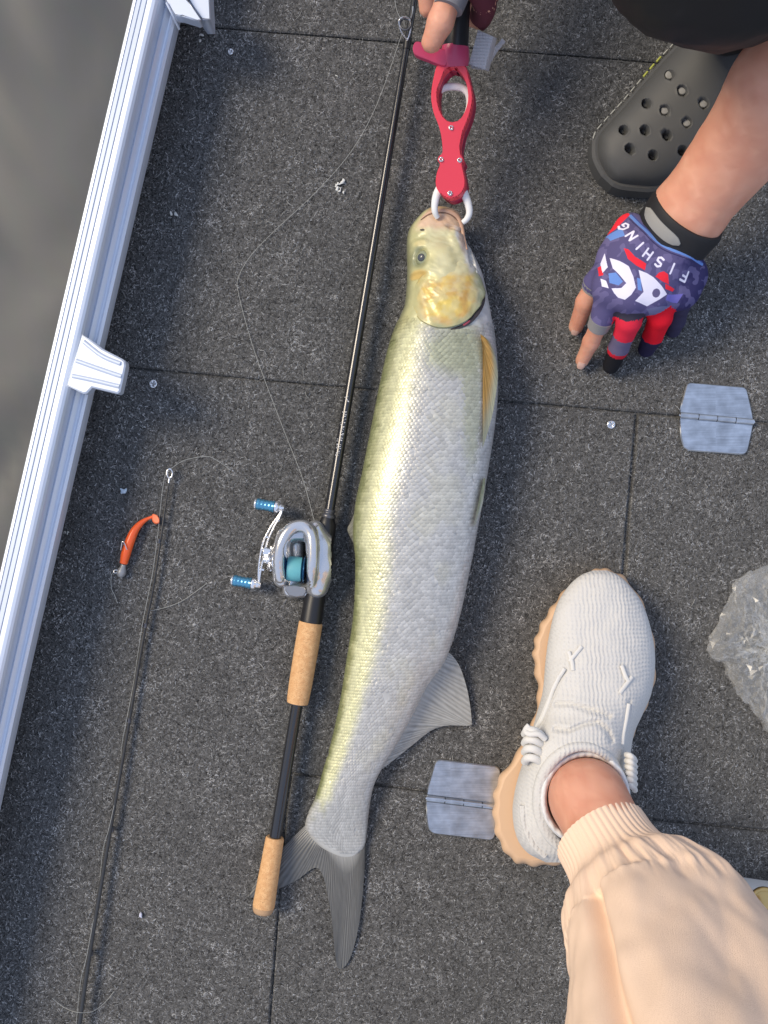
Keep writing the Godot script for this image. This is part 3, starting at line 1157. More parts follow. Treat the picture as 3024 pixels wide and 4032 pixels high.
	tag(obj("fishing_line", l, M.line), "thin pale slack line curving from the rod guide to the reel", "fishing line")

func reel(root: Node3D) -> void:
	# frame and side plates as one cast body, the opening cut through to the spool
	var lo := P(1062, 2030, 0.0)
	var hi := P(1312, 2372, 0.0)
	var f := Field.new(Vector3(lo.x, 0.004, lo.z), Vector3(hi.x, 0.062, hi.z), 0.0016)
	var right := PP([[1240, 2085, 0.030], [1262, 2150, 0.026], [1266, 2230, 0.025], [1250, 2310, 0.026]])
	f.chain(right, [0.010, 0.0145, 0.0155, 0.012], 0.006)
	f.chain(PP([[1120, 2110, 0.022], [1108, 2190, 0.020], [1108, 2280, 0.022]]), [0.009, 0.0115, 0.009], 0.005)
	f.cap(P(1150, 2100, 0.022), P(1230, 2095, 0.022), 0.009, 0.010, 0.005)
	f.cap(P(1140, 2325, 0.016), P(1225, 2325, 0.017), 0.0075, 0.008, 0.004)
	f.cap(P(1165, 2120, 0.013), P(1165, 2300, 0.013), 0.008, 0.008, 0.004)
	var hoop := cr(PP([[1102, 2278, 0.036], [1097, 2200, 0.042], [1112, 2128, 0.044], [1146, 2082, 0.043], [1188, 2070, 0.042], [1220, 2092, 0.043], [1232, 2150, 0.045], [1230, 2230, 0.044], [1222, 2300, 0.036]]), 4)
	for i in hoop.size() - 1:
		f.cap(hoop[i], hoop[i + 1], 0.0052, 0.0052, 0.003)
	f.cap(P(1163, 2170, 0.046), P(1163, 2265, 0.046), 0.0118, 0.0118, 0.001, true)
	f.cap(P(1150, 2150, 0.038), P(1185, 2290, 0.038), 0.0105, 0.0105, 0.001, true)
	var g := Geo.new()
	f.into(g, func(_p): return Color(0.62, 0.62, 0.63))
	var body := obj("reel", g, vmat(0.2, 0.75), root)
	var ax := (P(1215, 2244, 0.028) - P(1112, 2236, 0.028)).normalized()
	var s := Geo.new()
	s.lathe(P(1110, 2236, 0.026), ax, [Vector2(0.0, 0.0), Vector2(0.0, 0.0135), Vector2(0.0014, 0.0148), Vector2(0.0030, 0.0148), Vector2(0.0042, 0.012), Vector2(0.0052, 0.0085), Vector2(0.0215, 0.0085), Vector2(0.0225, 0.012), Vector2(0.0235, 0.0145), Vector2(0.0245, 0.0145), Vector2(0.0245, 0.0)], 36)
	obj("spool", s, mat(Color(0.03, 0.11, 0.24), 0.2, 0.7), body)
	var sl := Geo.new()
	var prof := [Vector2(0.006, 0.0084)]
	for i in 40:
		prof.append(Vector2(0.0062 + i * 0.00038, 0.0124 + 0.0007 * sin(i * 0.08) + (0.00022 if i % 2 else 0.0)))
	prof.append(Vector2(0.0216, 0.0084))
	sl.lathe(P(1110, 2236, 0.026), ax, prof, 36)
	obj("spool_line", sl, mat(Color(0.13, 0.42, 0.47), 0.5), body)
	var tb := Geo.new()
	tb.plate(cr(PP([[1124, 2306, 0.031], [1200, 2312, 0.031], [1196, 2348, 0.026], [1138, 2346, 0.026]]), 2, true), Vector3(0, -0.005, 0), 0.001)
	obj("thumb_bar", tb, mat(Color(0.34, 0.34, 0.35), 0.3, 0.6), body)
	var sp := Geo.new()
	sp.lathe(P(1286, 2200, 0.026), Vector3(1, 0.55, 0.05), [Vector2(-0.006, 0.0125), Vector2(0.001, 0.0122), Vector2(0.0022, 0.0112), Vector2(0.0016, 0.0095), Vector2(0.002, 0.002), Vector2(0.002, 0.0)], 28)
	obj("brake_dial", sp, mat(Color(0.06, 0.06, 0.065), 0.3, 0.5), body)
	# star drag, shaft and the swept double handle
	var out := -ax
	var hub := P(1082, 2205, 0.022)
	var st := Geo.new()
	st.lathe(hub, out, [Vector2(-0.004, 0.009), Vector2(0.0012, 0.0105), Vector2(0.0022, 0.0098), Vector2(0.0035, 0.006), Vector2(0.0075, 0.0055), Vector2(0.0082, 0.0045), Vector2(0.011, 0.0042), Vector2(0.0125, 0.003), Vector2(0.0128, 0.0)], 24)
	var up := Vector3.UP
	var side := out.cross(up).normalized()
	for i in 5:
		var a := TAU * i / 5 + 0.4
		var dir := up * cos(a) + side * sin(a)
		st.tube([hub + out * 0.005 + dir * 0.004, hub + out * 0.0056 + dir * 0.010, hub + out * 0.0042 + dir * 0.0135], [0.0019, 0.0015, 0.0021], 8)
	obj("star_drag", st, M.chrome, body)
	var arm := Geo.new()
	var path := [[1112, 2000, 0.024], [1100, 2026, 0.024], [1074, 2062, 0.023], [1052, 2100, 0.022], [1036, 2136, 0.021], [1026, 2180, 0.020], [1020, 2226, 0.019], [1018, 2268, 0.018], [1020, 2300, 0.018]]
	var off := [[0, 0], [14, 6]]
	for o in off:
		var pts := cr(PP(path.map(func(q): return [q[0] + o[0] * sin((q[1] - 2000.0) / 300.0 * PI), q[1] + o[1], q[2]])), 4)
		arm.tube(pts, 0.0013, 8, 1.3)
	for q in [[1046, 2112, 0.0215], [1032, 2164, 0.0205], [1026, 2240, 0.019], [1086, 2046, 0.0235]]:
		arm.tube([P(q[0] - 3, q[1], q[2]), P(q[0] + 14, q[1] + 5, q[2])], 0.0013, 8)
	arm.lathe(P(1043, 2172, 0.021), out, [Vector2(-0.006, 0.0045), Vector2(0.001, 0.0048), Vector2(0.0022, 0.0036), Vector2(0.0022, 0.0)], 16)
	var ao := obj("handle", arm, M.chrome, body)
	for q in [[1108, 2000, 0.024], [1016, 2302, 0.018]]:
		var base := P(q[0], q[1], q[2])
		var kd := Vector3(-1, -0.06, -0.17).normalized()
		var cb := Geo.new()
		cb.lathe(base, kd, [Vector2(-0.003, 0.0), Vector2(-0.003, 0.0034), Vector2(0.001, 0.004), Vector2(0.0024, 0.0046), Vector2(0.0034, 0.0062), Vector2(0.0062, 0.0064), Vector2(0.0074, 0.0056), Vector2(0.0074, 0.0)], 20)
		cb.lathe(base + kd * 0.0262, kd, [Vector2(0, 0.0), Vector2(0, 0.0058), Vector2(0.0016, 0.0060), Vector2(0.0032, 0.0050), Vector2(0.0034, 0.0)], 20)
		obj("knob_cap", cb, M.chrome, body)
		var kn := Geo.new()
		var pr := []
		for i in 20:
			pr.append(Vector2(0.0074 + i * 0.00099, 0.0060 - 0.0007 * sin(i / 19.0 * PI) + (0.0 if (i / 2) % 2 else 0.0004)))
		kn.lathe(base, kd, pr, 20)
		obj("knob", kn, mat(Color(0.10, 0.32, 0.50), 0.22, 0.6), body)

func thin_rod() -> void:
	var root := thing("slim_rod", "slim grey rod tip with small guides lying near the left rail", "fishing rod")
	var path := [[668, 1880, 0.008], [646, 2030, 0.007], [624, 2180, 0.007], [600, 2330, 0.007], [566, 2500, 0.007], [508, 2840, 0.008], [432, 3280, 0.010], [352, 3760, 0.012], [308, 4060, 0.014], [262, 4400, 0.016]]
	var pts := cr(PP(path), 8)
	var rad := []
	for i in pts.size():
		rad.append(0.0008 + 0.0021 * i / pts.size())
	var g := Geo.new()
	g.tube(pts, rad, 14)
	obj("blank", g, M.grey_blank, root)
	var tip := Geo.new()
	var loop := []
	for i in 17:
		var a := TAU * i / 16
		loop.append(P(668 + 11 * cos(a), 1864 + 18 * sin(a), 0.009))
	tip.tube(loop, 0.0011, 8)
	tip.tube([P(668, 1878, 0.008), P(664, 1902, 0.008)], [0.0013, 0.0012], 10)
	obj("tip_guide", tip, M.steel, root)
	for q in [[624, 2130], [570, 2462], [506, 2836], [437, 3264], [354, 3752]]:
		var gd := Geo.new()
		var h := 0.0105
		gd.tube([P(q[0] + 2, q[1] - 6, 0.008), P(q[0] - 9, q[1] - 8, h), P(q[0] - 11, q[1], h + 0.001), P(q[0] - 8, q[1] + 6, h), P(q[0] + 2, q[1] + 6, 0.008)], 0.0008, 6)
		gd.tube([P(q[0] + 3, q[1] - 9, 0.0075), P(q[0] + 1, q[1] + 9, 0.0075)], [0.0021 + (q[1] - 2130) * 7e-7, 0.0022 + (q[1] - 2130) * 7e-7], 10)
		obj("guide", gd, M.dark_metal, root)
	var l := Geo.new()
	var lp := PP([[664, 1850, 0.010], [648, 1880, 0.008], [636, 1960, 0.006], [626, 2060, 0.006], [618, 2130, 0.012], [600, 2260, 0.011], [576, 2380, 0.011], [560, 2462, 0.012], [545, 2560, 0.006], [524, 2700, 0.006], [498, 2836, 0.013], [482, 2920, 0.007], [474, 3000, 0.006], [455, 3140, 0.010], [428, 3264, 0.015], [405, 3350, 0.008], [388, 3500, 0.008], [344, 3752, 0.018], [318, 3860, 0.012], [300, 4030, 0.014], [280, 4200, 0.018]])
	l.tube(cr(lp, 8), 0.00025, 6)
	l.tube(cr(PP([[672, 1846, 0.009], [720, 1815, 0.006], [780, 1800, 0.004], [830, 1800, 0.003], [880, 1830, 0.002], [910, 1852, 0.002]]), 8), 0.00025, 6)
	tag(obj("fishing_line", l, M.line), "fine line running through the guides of the slim left rod", "fishing line")
	var l2 := Geo.new()
	l2.tube(cr(PP([[590, 2405, 0.004], [640, 2395, 0.002], [710, 2370, 0.002], [770, 2330, 0.002], [815, 2296, 0.002]]), 8), 0.00024, 6)
	tag(obj("line_offcut", l2, M.line), "short curl of line crossing the slim rod below the orange lure", "fishing line")
	var l3 := Geo.new()
	l3.tube(cr(PP([[205, 3930, 0.003], [250, 3965, 0.004], [300, 3985, 0.016], [360, 3984, 0.012], [410, 3950, 0.004], [448, 3905, 0.002]]), 8), 0.00024, 6)
	tag(obj("line_loop", l3, M.line), "loose loop of line under the slim rod at bottom left", "fishing line")

# ------------------------------------------------------------------ fish gripper
func gripper() -> void:
	var root := thing("fish_gripper", "red plastic fish gripper clamped to the jaw of the fish", "fish gripper")
	var hh := func(y: float) -> float: return 0.112 - 0.045 * clampf((y - 150.0) / 650.0, 0, 1)
	var top := func(list: Array, dh := 0.0) -> Array: return list.map(func(q): return P(q[0], q[1], hh.call(q[1]) + dh))
	var sm := func(list: Array, n := 3) -> Array:
		var out := []
		for p in cr(list.map(func(q): return Vector2(q[0], q[1])), n, true):
			out.append([p.x, p.y])
		return out
	var outer := [[1731, 251], [1709, 295], [1697, 374], [1706, 439], [1724, 486], [1736, 530], [1742, 596], [1727, 615], [1723, 631], [1732, 646], [1720, 678], [1715, 714], [1720, 743], [1742, 769], [1772, 781], [1807, 769], [1827, 743], [1832, 714], [1825, 672], [1820, 648], [1826, 632], [1822, 618], [1811, 600], [1811, 575], [1818, 530], [1836, 486], [1854, 432], [1861, 374], [1847, 306], [1825, 251]]
	var hole := [[1778, 262], [1748, 285], [1727, 331], [1721, 382], [1731, 432], [1753, 468], [1781, 479], [1814, 465], [1836, 421], [1843, 374], [1832, 316], [1806, 275]]
	var o2: Array = sm.call(outer)
	var h2: Array = sm.call(hole)
	# outline with the hole joined on by a hair-wide cut
	var key := []
	var start := 0
	var best := 1e9
	for i in o2.size():
		var dd: float = Vector2(o2[i][0] - 1778, o2[i][1] - 251).length()
		if dd < best:
			best = dd
			start = i
	for i in o2.size():
		key.append(o2[(start + i) % o2.size()])
	key.append([o2[start][0] + 0.05, o2[start][1]])
	# walk the hole the other way round
	var po := PackedVector2Array()
	for q in o2: po.append(Vector2(q[0], q[1]))
	var ph := PackedVector2Array()
	for q in h2: ph.append(Vector2(q[0], q[1]))
	if Geometry2D.is_polygon_clockwise(po) == Geometry2D.is_polygon_clockwise(ph):
		h2.reverse()
	var hs := 0
	best = 1e9
	for i in h2.size():
		var dd: float = Vector2(h2[i][0] - o2[start][0], h2[i][1] - o2[start][1]).length()
		if dd < best:
			best = dd
			hs = i
	for i in h2.size():
		key.append(h2[(hs + i) % h2.size()])
	key.append([h2[hs][0] - 0.05, h2[hs][1]])
	var lean := Vector3(0.0052, -0.018, 0.0006)
	var red := Color(0.78, 0.055, 0.09)
	var g := Geo.new()
	g.col = red
	g.plate(top.call(key), lean * 0.42, 0.0009)
	obj("body", g, M.red_plastic, root)
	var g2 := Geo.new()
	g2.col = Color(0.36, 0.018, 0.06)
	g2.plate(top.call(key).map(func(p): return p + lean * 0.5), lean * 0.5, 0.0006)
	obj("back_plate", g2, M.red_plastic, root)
	# collar, handle and thumb lever
	var c := Geo.new()
	c.col = Color(0.46, 0.05, 0.12)
	c.tube([P(1793, 262, 0.100), P(1793, 240, 0.102), P(1792, 196, 0.106), P(1792, 178, 0.107)], [0.0125, 0.0138, 0.0138, 0.0125], 20, 0.85)
	obj("collar", c, M.red_plastic, root)
	var hd := Geo.new()
	hd.tube(cr([P(1797, 185, 0.106), P(1800, 90, 0.112), P(1806, -40, 0.120), P(1812, -240, 0.13)], 4), 0.0118, 20)
	obj("handle", hd, M.black_plastic, root)
	var tr := Geo.new()
	tr.col = Color(0.50, 0.05, 0.12)
	tr.plate(top.call(sm.call([[1735, 254], [1690, 236], [1648, 220], [1630, 208], [1625, 188], [1632, 168], [1648, 162], [1690, 176], [1740, 192], [1760, 200], [1760, 250]], 2), 0.004), Vector3(0.001, -0.007, 0), 0.0008)
	obj("thumb_lever", tr, M.red_plastic, root)
	# white jaws and the inner arch
	var arch := Geo.new()
	arch.tube(cr(PP([[1744, 486, 0.076], [1724, 440, 0.079], [1719, 395, 0.081], [1728, 362, 0.083], [1750, 346, 0.084], [1784, 341, 0.084], [1820, 347, 0.083], [1842, 366, 0.083], [1850, 400, 0.081], [1844, 440, 0.079], [1824, 486, 0.076]]), 6), 0.0036, 12, 0.7)
	obj("inner_arch", arch, M.white_plastic, root)
	for q in [[[1736, 735, 0.062], [1720, 765, 0.060], [1712, 800, 0.059], [1712, 832, 0.057], [1722, 856, 0.052]], [[1815, 735, 0.060], [1830, 765, 0.058], [1844, 805, 0.056], [1848, 838, 0.054], [1838, 862, 0.052], [1822, 876, 0.050]]]:
		var j := Geo.new()
		var pts := cr(PP(q), 6)
		var rr := []
		for i in pts.size():
			rr.append(lerpf(0.0046, 0.0026, float(i) / pts.size()))
		j.tube(pts, rr, 12, 0.9)
		obj("jaw", j, M.white_plastic, root)
	for q in [[1776, 503], [1737, 628], [1810, 631], [1772, 761]]:
		var s := Geo.new()
		var p := P(q[0], q[1], hh.call(q[1]))
		screw_head(s, p, 0.0026, 0.0011, rng.randf() * 2.0)
		obj("screw", s, M.steel, root)
	# grey webbing strap folded over on itself
	var st := Geo.new()
	var strap := mat(Color(0.55, 0.53, 0.54), 0.9)
	bump(strap, picture(64, func(x, y): return 0.5 + 0.25 * sin(x * TAU / 8.0) + 0.25 * sin(y * TAU / 8.0)), 0.6, 3.0, 40.0)
	var rings := []
	for i in 15:
		var u := i / 14.0
		var a := u * PI * 1.15
		var ring := PackedVector3Array()
		for e in 2:
			var base := Vector2(1846, 252).lerp(Vector2(1882, 118), e)
			var reach := Vector2(64 - 4 * e, 22 + 4 * e)
			var f := sin(minf(a, PI * 0.5)) * 1.0 if a < PI * 0.5 else 1.0 + 0.42 * sin((a - PI * 0.5) * 0.8) - 0.16 * (1.0 - cos(a - PI * 0.5))
			ring.append(P(base.x + reach.x * f, base.y + reach.y * f, 0.094 - 0.004 * u - 0.055 * maxf(0.0, u - 0.45)))
		rings.append(ring)
	for side in 2:
		st.loft(rings.map(func(r): return PackedVector3Array([r[0] + Vector3(0, -0.0016 * side, 0), r[1] + Vector3(0, -0.0016 * side, 0)])), false, false, [], false)
	obj("wrist_strap", st, strap, root)
	var under := Geo.new()
	under.tube(cr(PP([[1858, 262, 0.085], [1908, 262, 0.06], [1950, 200, 0.055], [1984, 158, 0.06]]), 5), 0.0025, 10, 0.5)
	obj("strap_fold", under, strap, root)

# a pan head with a cross recess, lying in the xz plane
func screw_head(g: Geo, at: Vector3, r: float, h: float, turn: float) -> void:
	var out := []
	var arm := r * 0.62
	var w := r * 0.17
	var n := 24
	# the dome
	var rings := []
	for q in [[1.0, -0.6], [1.0, 0.35], [0.93, 0.75], [0.78, 1.0]]:
		var ring := PackedVector3Array()
		for i in n:
			var a := TAU * i / n + turn
			ring.append(at + Vector3(cos(a) * r * q[0], h * q[1], sin(a) * r * q[0]))
		rings.append(ring)
	# star-shaped inner ring, then the floor of the recess
	for q in [[1.0, 1.0], [0.94, -0.1]]:
		var ring := PackedVector3Array()
		for i in n:
			var a := TAU * i / n
			var ca := cos(a)
			var sa := sin(a)
			var reach := minf(w / maxf(minf(absf(ca), absf(sa)), 0.02), arm)
			ring.append(at + Vector3(cos(a + turn) * reach * q[0], h * q[1], sin(a + turn) * reach * q[0]))
		rings.append(ring)
	g.loft(rings, true, true)

func hinges_and_screws() -> void:
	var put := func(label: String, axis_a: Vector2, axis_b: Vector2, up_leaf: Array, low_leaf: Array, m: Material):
		var root := thing("hinge", label, "hinge", "hinges on the deck")
		for lf in [up_leaf, low_leaf]:
			var g := Geo.new()
			var pts := []
			var k: int = lf.size()
			for i in k:              # round the corners
				var p := Vector2(lf[i][0], lf[i][1])
				var a := Vector2(lf[(i + k - 1) % k][0], lf[(i + k - 1) % k][1])
				var b := Vector2(lf[(i + 1) % k][0], lf[(i + 1) % k][1])
				if lf[i].size() > 2:
					for s in 5:
						var u := s / 4.0
						var q1: Vector2 = p + (a - p).normalized() * lf[i][2]
						var q2: Vector2 = p + (b - p).normalized() * lf[i][2]
						pts.append(q1.lerp(p, u).lerp(p.lerp(q2, u), u))
				else:
					pts.append(p)
			g.plate(pts.map(func(p): return P(p.x, p.y, 0.0034)), Vector3(0, -0.003, 0), 0.0011)
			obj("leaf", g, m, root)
		for i in 4:
			var g := Geo.new()
			var a := axis_a.lerp(axis_b, i / 4.0 + 0.006)
			var b := axis_a.lerp(axis_b, (i + 1) / 4.0 - 0.006)
			g.tube([P(a.x, a.y, 0.0050), P(b.x, b.y, 0.0050)], 0.0033, 18)
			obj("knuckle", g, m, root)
		var pin := Geo.new()
		pin.tube([P(axis_a.x - 2, axis_a.y, 0.0050), P(axis_b.x + 3, axis_b.y, 0.0050)], 0.0014, 12)
		obj("pin", pin, M.steel, root)
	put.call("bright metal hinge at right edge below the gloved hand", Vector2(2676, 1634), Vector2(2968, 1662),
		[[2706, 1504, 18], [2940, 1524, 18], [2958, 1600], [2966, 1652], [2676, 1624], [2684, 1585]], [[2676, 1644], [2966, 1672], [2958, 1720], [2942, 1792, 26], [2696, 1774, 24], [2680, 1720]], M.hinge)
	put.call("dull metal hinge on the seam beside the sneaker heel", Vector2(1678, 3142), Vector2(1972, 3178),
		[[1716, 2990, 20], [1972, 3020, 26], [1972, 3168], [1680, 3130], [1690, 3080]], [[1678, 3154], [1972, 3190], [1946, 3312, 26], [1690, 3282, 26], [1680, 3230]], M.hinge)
	var i := 0
	for q in [[603, 1511, "cross-head screw in carpet beside the rail clamp"], [2406, 1672, "cross-head screw by the panel seam left of bright hinge"], [908, 204, "cross-head screw in carpet near the top of the rail"]]:
		var s := Geo.new()
		screw_head(s, P(q[0], q[1], 0.0008), 0.0046 if i < 2 else 0.0034, 0.0012, 0.3 + i)
		tag(obj("deck_screw", s, M.steel), q[2], "screw", "screws in the deck")
		i += 1

func lure() -> void:
	var root := thing("soft_lure", "orange soft paddle tail lure on a lead jig head", "fishing lure")
	var g := Geo.new()
	var pts := cr(PP([[487, 2218, 0.007], [496, 2180, 0.008], [512, 2130, 0.0085], [530, 2090, 0.008], [553, 2062, 0.007], [575, 2046, 0.006], [592, 2038, 0.006], [604, 2034, 0.006]]), 5)
	var rr := []
	for i in pts.size():
		var u := float(i) / (pts.size() - 1)
		rr.append(lerpf(0.0052, 0.0016, smoothstep(0.25, 0.85, u)) * (0.8 + 0.2 * smoothstep(0.0, 0.15, u)))
	g.col = Color(0.92, 0.13, 0.03)
	g.tube(pts, rr, 14)
	var m := vmat(0.28)
	obj("lure_body", g, m, root)
	var t := Geo.new()
	t.col = Color(0.90, 0.20, 0.08)
	t.plate(cr(PP([[600, 2024, 0.008], [618, 2028, 0.0085], [628, 2044, 0.009], [626, 2058, 0.009], [612, 2060, 0.0085], [600, 2048, 0.008]]), 3, true), Vector3(-0.001, -0.004, 0.001), 0.0008)
	obj("paddle_tail", t, m, root)
	var h := Geo.new()
	h.lathe(P(478, 2254, 0.0065), P(490, 2212, 0.0072) - P(478, 2254, 0.0065), [Vector2(-0.0055, 0.0), Vector2(-0.005, 0.0024), Vector2(-0.003, 0.0044), Vector2(0, 0.0052), Vector2(0.003, 0.0046), Vector2(0.0062, 0.0030), Vector2(0.009, 0.0026)], 20)
	obj("jig_head", h, mat(Color(0.34, 0.34, 0.34), 0.45, 0.4), root)
	var hk := Geo.new()
	hk.tube(cr(PP([[470, 2250, 0.008], [458, 2244, 0.009], [450, 2247, 0.009], [448, 2254, 0.009], [456, 2256, 0.009], [470, 2251, 0.008]]), 5), 0.0006, 6)
	obj("hook_eye", hk, M.steel, root)
	hk = Geo.new()
	hk.tube(cr(PP([[500, 2165, 0.015], [490, 2140, 0.0155], [482, 2132, 0.015], [478, 2148, 0.0145], [475, 2166, 0.014]]), 5), 0.0006, 6)
	obj("hook", hk, M.steel, root)
	var l := Geo.new()
	l.tube(cr(PP([[450, 2250, 0.008], [440, 2262, 0.005], [437, 2290, 0.003], [440, 2320, 0.002], [452, 2345, 0.002], [462, 2375, 0.002]]), 8), 0.0003, 6)
	tag(obj("leader_line", l, M.line), "short leader line curling from the eye of the jig head", "fishing line")

func bag() -> void:
	# a crumpled clear bag: two films of wrinkled plastic
	var g := Geo.new()
	var edge := cr([Vector2(3110, 2190), Vector2(3024, 2226), Vector2(2950, 2252), Vector2(2890, 2300), Vector2(2868, 2374), Vector2(2828, 2442), Vector2(2788, 2530), Vector2(2794, 2584), Vector2(2848, 2610), Vector2(2868, 2664), Vector2(2916, 2746), Vector2(2970, 2796), Vector2(3024, 2895), Vector2(3120, 3000), Vector2(3300, 2900), Vector2(3340, 2600), Vector2(3300, 2300)], 8, true)
	var br := RandomNumberGenerator.new()
	br.seed = 404
	var f2 := noise(0.004, 9, 3)
	var cen := Vector2(3060, 2560)
	var rows := 17
	var side := []
	for i in range(0, edge.size(), 2):
		side.append(edge[i])
	for film in 2:
		var grid := []
		for j in rows + 1:
			var u := float(j) / rows
			for i in side.size():
				var p: Vector2 = cen.lerp(side[i], u)
				var jit := 20.0 * (1.0 - 0.6 * u)
				p += Vector2(br.randf_range(-jit, jit), br.randf_range(-jit, jit))
				var dome := pow(maxf(0.0, 1.0 - u * u), 0.7)
				grid.append(P(p.x, p.y, 0.002 + film * 0.002 + dome * (0.004 + 0.012 * film) + br.randf() * (0.006 + 0.006 * film) * smoothstep(1.02, 0.8, u) + 0.008 * (0.5 + 0.5 * f2.get_noise_2d(p.x, p.y)) * film * dome))
		var n := side.size()
		for j in rows:
			for i in n:
				var q := [grid[j * n + i], grid[j * n + (i + 1) % n], grid[(j + 1) * n + (i + 1) % n], grid[(j + 1) * n + i]]
				var from := g.t.size()
				for tr in ([[0, 1, 2], [0, 2, 3]] if br.randf() < 0.5 else [[0, 1, 3], [1, 2, 3]]):
					# each facet its own, its middle drawn in a little so that folds stay soft
					g.tri(g.vert(q[tr[0]]), g.vert(q[tr[1]]), g.vert(q[tr[2]]))
				g.upward(from)
	var m := mat(Color(0.74, 0.75, 0.74), 0.22)
	m.transparency = BaseMaterial3D.TRANSPARENCY_ALPHA
	m.albedo_color.a = 0.16
	tag(obj("plastic_bag", g, m), "crumpled clear plastic bag at the right beside the sneaker", "plastic bag")

# ------------------------------------------------------------------ people
func hand_uv(p: Vector3) -> Vector2:        # the glove's print lies flat over the back of the hand
	var k := (1.0 - 0.09 / EYE) * PX
	return Vector2((p.x / k + 1512.0 - 2240.0) / 576.0, (p.z / k + 2016.0 - 780.0) / 736.0)

func glove_print() -> Image:
	var img := Image.create(576, 736, false, Image.FORMAT_RGB8)
	img.fill(Color(0.33, 0.31, 0.45))
	var o := Vector2(2240, 780)
	var f := noise(0.03, 3, 2)
	for y in 736:
		for x in 576:
			var c := Color(0.35, 0.33, 0.49).lerp(Color(0.22, 0.21, 0.37), smoothstep(390.0, 470.0, x + f.get_noise_2d(x, y) * 40.0))
			if f.get_noise_2d(x * 0.7, y * 0.7 + 200.0) > 0.18:
				c = c.lerp(Color(0.46, 0.44, 0.60), 0.6)
			img.set_pixel(x, y, c)
	var sh := func(list: Array, c: Color): fill_shape(img, list.map(func(q): return Vector2(q[0], q[1]) - o), c)
	var red := Color(0.93, 0.20, 0.26)
	var white := Color(0.90, 0.89, 0.96)
	var blue := Color(0.42, 0.56, 0.82)
	# blue cuff trim
	var arc := []
	for q in cr([Vector2(2490, 838), Vector2(2520, 893), Vector2(2568, 948), Vector2(2640, 992), Vector2(2765, 1020)], 8):
		arc.append(q - o + Vector2(-16, 28))
	stroke(img, arc, 18.0, blue)
	stroke(img, arc.map(func(p): return p + Vector2(5, -5)), 5.0, Color(0.30, 0.34, 0.60))
	stroke(img, arc.map(func(p): return p + Vector2(-9, 14)), 4.0, Color(0.22, 0.21, 0.36))
	sh.call([[2470, 820], [2380, 900], [2384, 930], [2412, 916], [2470, 858]], red)
	sh.call([[2385, 930], [2432, 918], [2436, 956], [2392, 962]], blue)
	sh.call([[2430, 1005], [2446, 1012], [2470, 1040], [2515, 1066], [2512, 1090], [2478, 1072], [2446, 1046]], red)
	sh.call([[2554, 1112], [2566, 1098], [2584, 1094], [2602, 1104], [2612, 1138], [2582, 1128]], red)
	sh.call([[2596, 1136], [2640, 1150], [2634, 1160], [2600, 1154]], red)
	sh.call([[2355, 1052], [2364, 1052], [2366, 1094], [2352, 1094]], red)
	# the white fish emblem and its swirl
	sh.call([[2488, 1088], [2520, 1100], [2546, 1114], [2580, 1142], [2610, 1172], [2580, 1192], [2535, 1216], [2483, 1200], [2513, 1167], [2500, 1130]], white)
	var eye := []
	for i in 20:
		eye.append([2564 + 16 * cos(TAU * i / 20), 1170 + 16 * sin(TAU * i / 20)])
	sh.call(eye, Color(0.40, 0.38, 0.52))
	sh.call([[2388, 1030], [2420, 1050], [2452, 1073], [2470, 1110], [2482, 1152], [2466, 1178], [2445, 1194], [2420, 1184], [2404, 1166], [2394, 1149], [2430, 1150], [2446, 1134], [2420, 1100], [2398, 1073]], white)
	sh.call([[2383, 1090], [2408, 1090], [2434, 1127], [2419, 1140], [2386, 1128]], blue)
	sh.call([[2374, 1005], [2382, 1064], [2364, 1084], [2362, 1040]], white)
	sh.call([[2356, 1106], [2374, 1118], [2384, 1148], [2360, 1138]], white)
	sh.call([[2484, 1116], [2498, 1120], [2506, 1164], [2490, 1160]], blue)
	sh.call([[2612, 1172], [2680, 1164], [2664, 1196], [2608, 1192]], Color(0.47, 0.44, 0.74))
	sh.call([[2535, 1224], [2640, 1206], [2650, 1226], [2560, 1240]], Color(0.46, 0.46, 0.60))
	# FISHING, read from the wearer's side: upside down here, right to left
	var font := {
		"F": [[[0, 1], [0, 0], [0.9, 0]], [[0, 0.45], [0.7, 0.45]]], "I": [[[0.45, 0], [0.45, 1]]],
		"S": [[[0.9, 0.12], [0.5, 0], [0.1, 0.15], [0.1, 0.38], [0.85, 0.6], [0.85, 0.88], [0.5, 1], [0.05, 0.88]]],
		"H": [[[0, 0], [0, 1]], [[0.9, 0], [0.9, 1]], [[0, 0.5], [0.9, 0.5]]], "N": [[[0, 1], [0, 0], [0.9, 1], [0.9, 0]]],
		"G": [[[0.9, 0.15], [0.5, 0], [0.05, 0.25], [0.05, 0.75], [0.5, 1], [0.9, 0.85], [0.9, 0.52], [0.5, 0.52]]]}
	var spots := [["F", 2676, 1096, 14], ["I", 2620, 1077, 18], ["S", 2570, 1053, 24], ["H", 2524, 1024, 36], ["I", 2492, 994, 48], ["N", 2464, 952, 60], ["G", 2445, 905, 70]]
	for q in spots:
		var ang := deg_to_rad(180.0 + q[3])
		for line in font[q[0]]:
			var pts := []
			for z in line:
				var p := Vector2((z[0] - 0.45) * 26.0, (z[1] - 0.5) * 34.0).rotated(ang)
				pts.append(Vector2(q[1] - 5, q[2] + 8) + p - o)
			stroke(img, pts, 7.5, white)
	return img

func skin_tint(p: Vector3) -> Color:
	var f := fish_noise.get_noise_3d(p.x * 2500.0, p.y * 2500.0, p.z * 2500.0) + 0.3 * fish_noise.get_noise_3d(p.x * 7000.0, p.y * 7000.0, p.z * 7000.0)
	return Color(0.64, 0.285, 0.185).lerp(Color(0.75, 0.385, 0.26), clampf(0.5 + f, 0, 1))

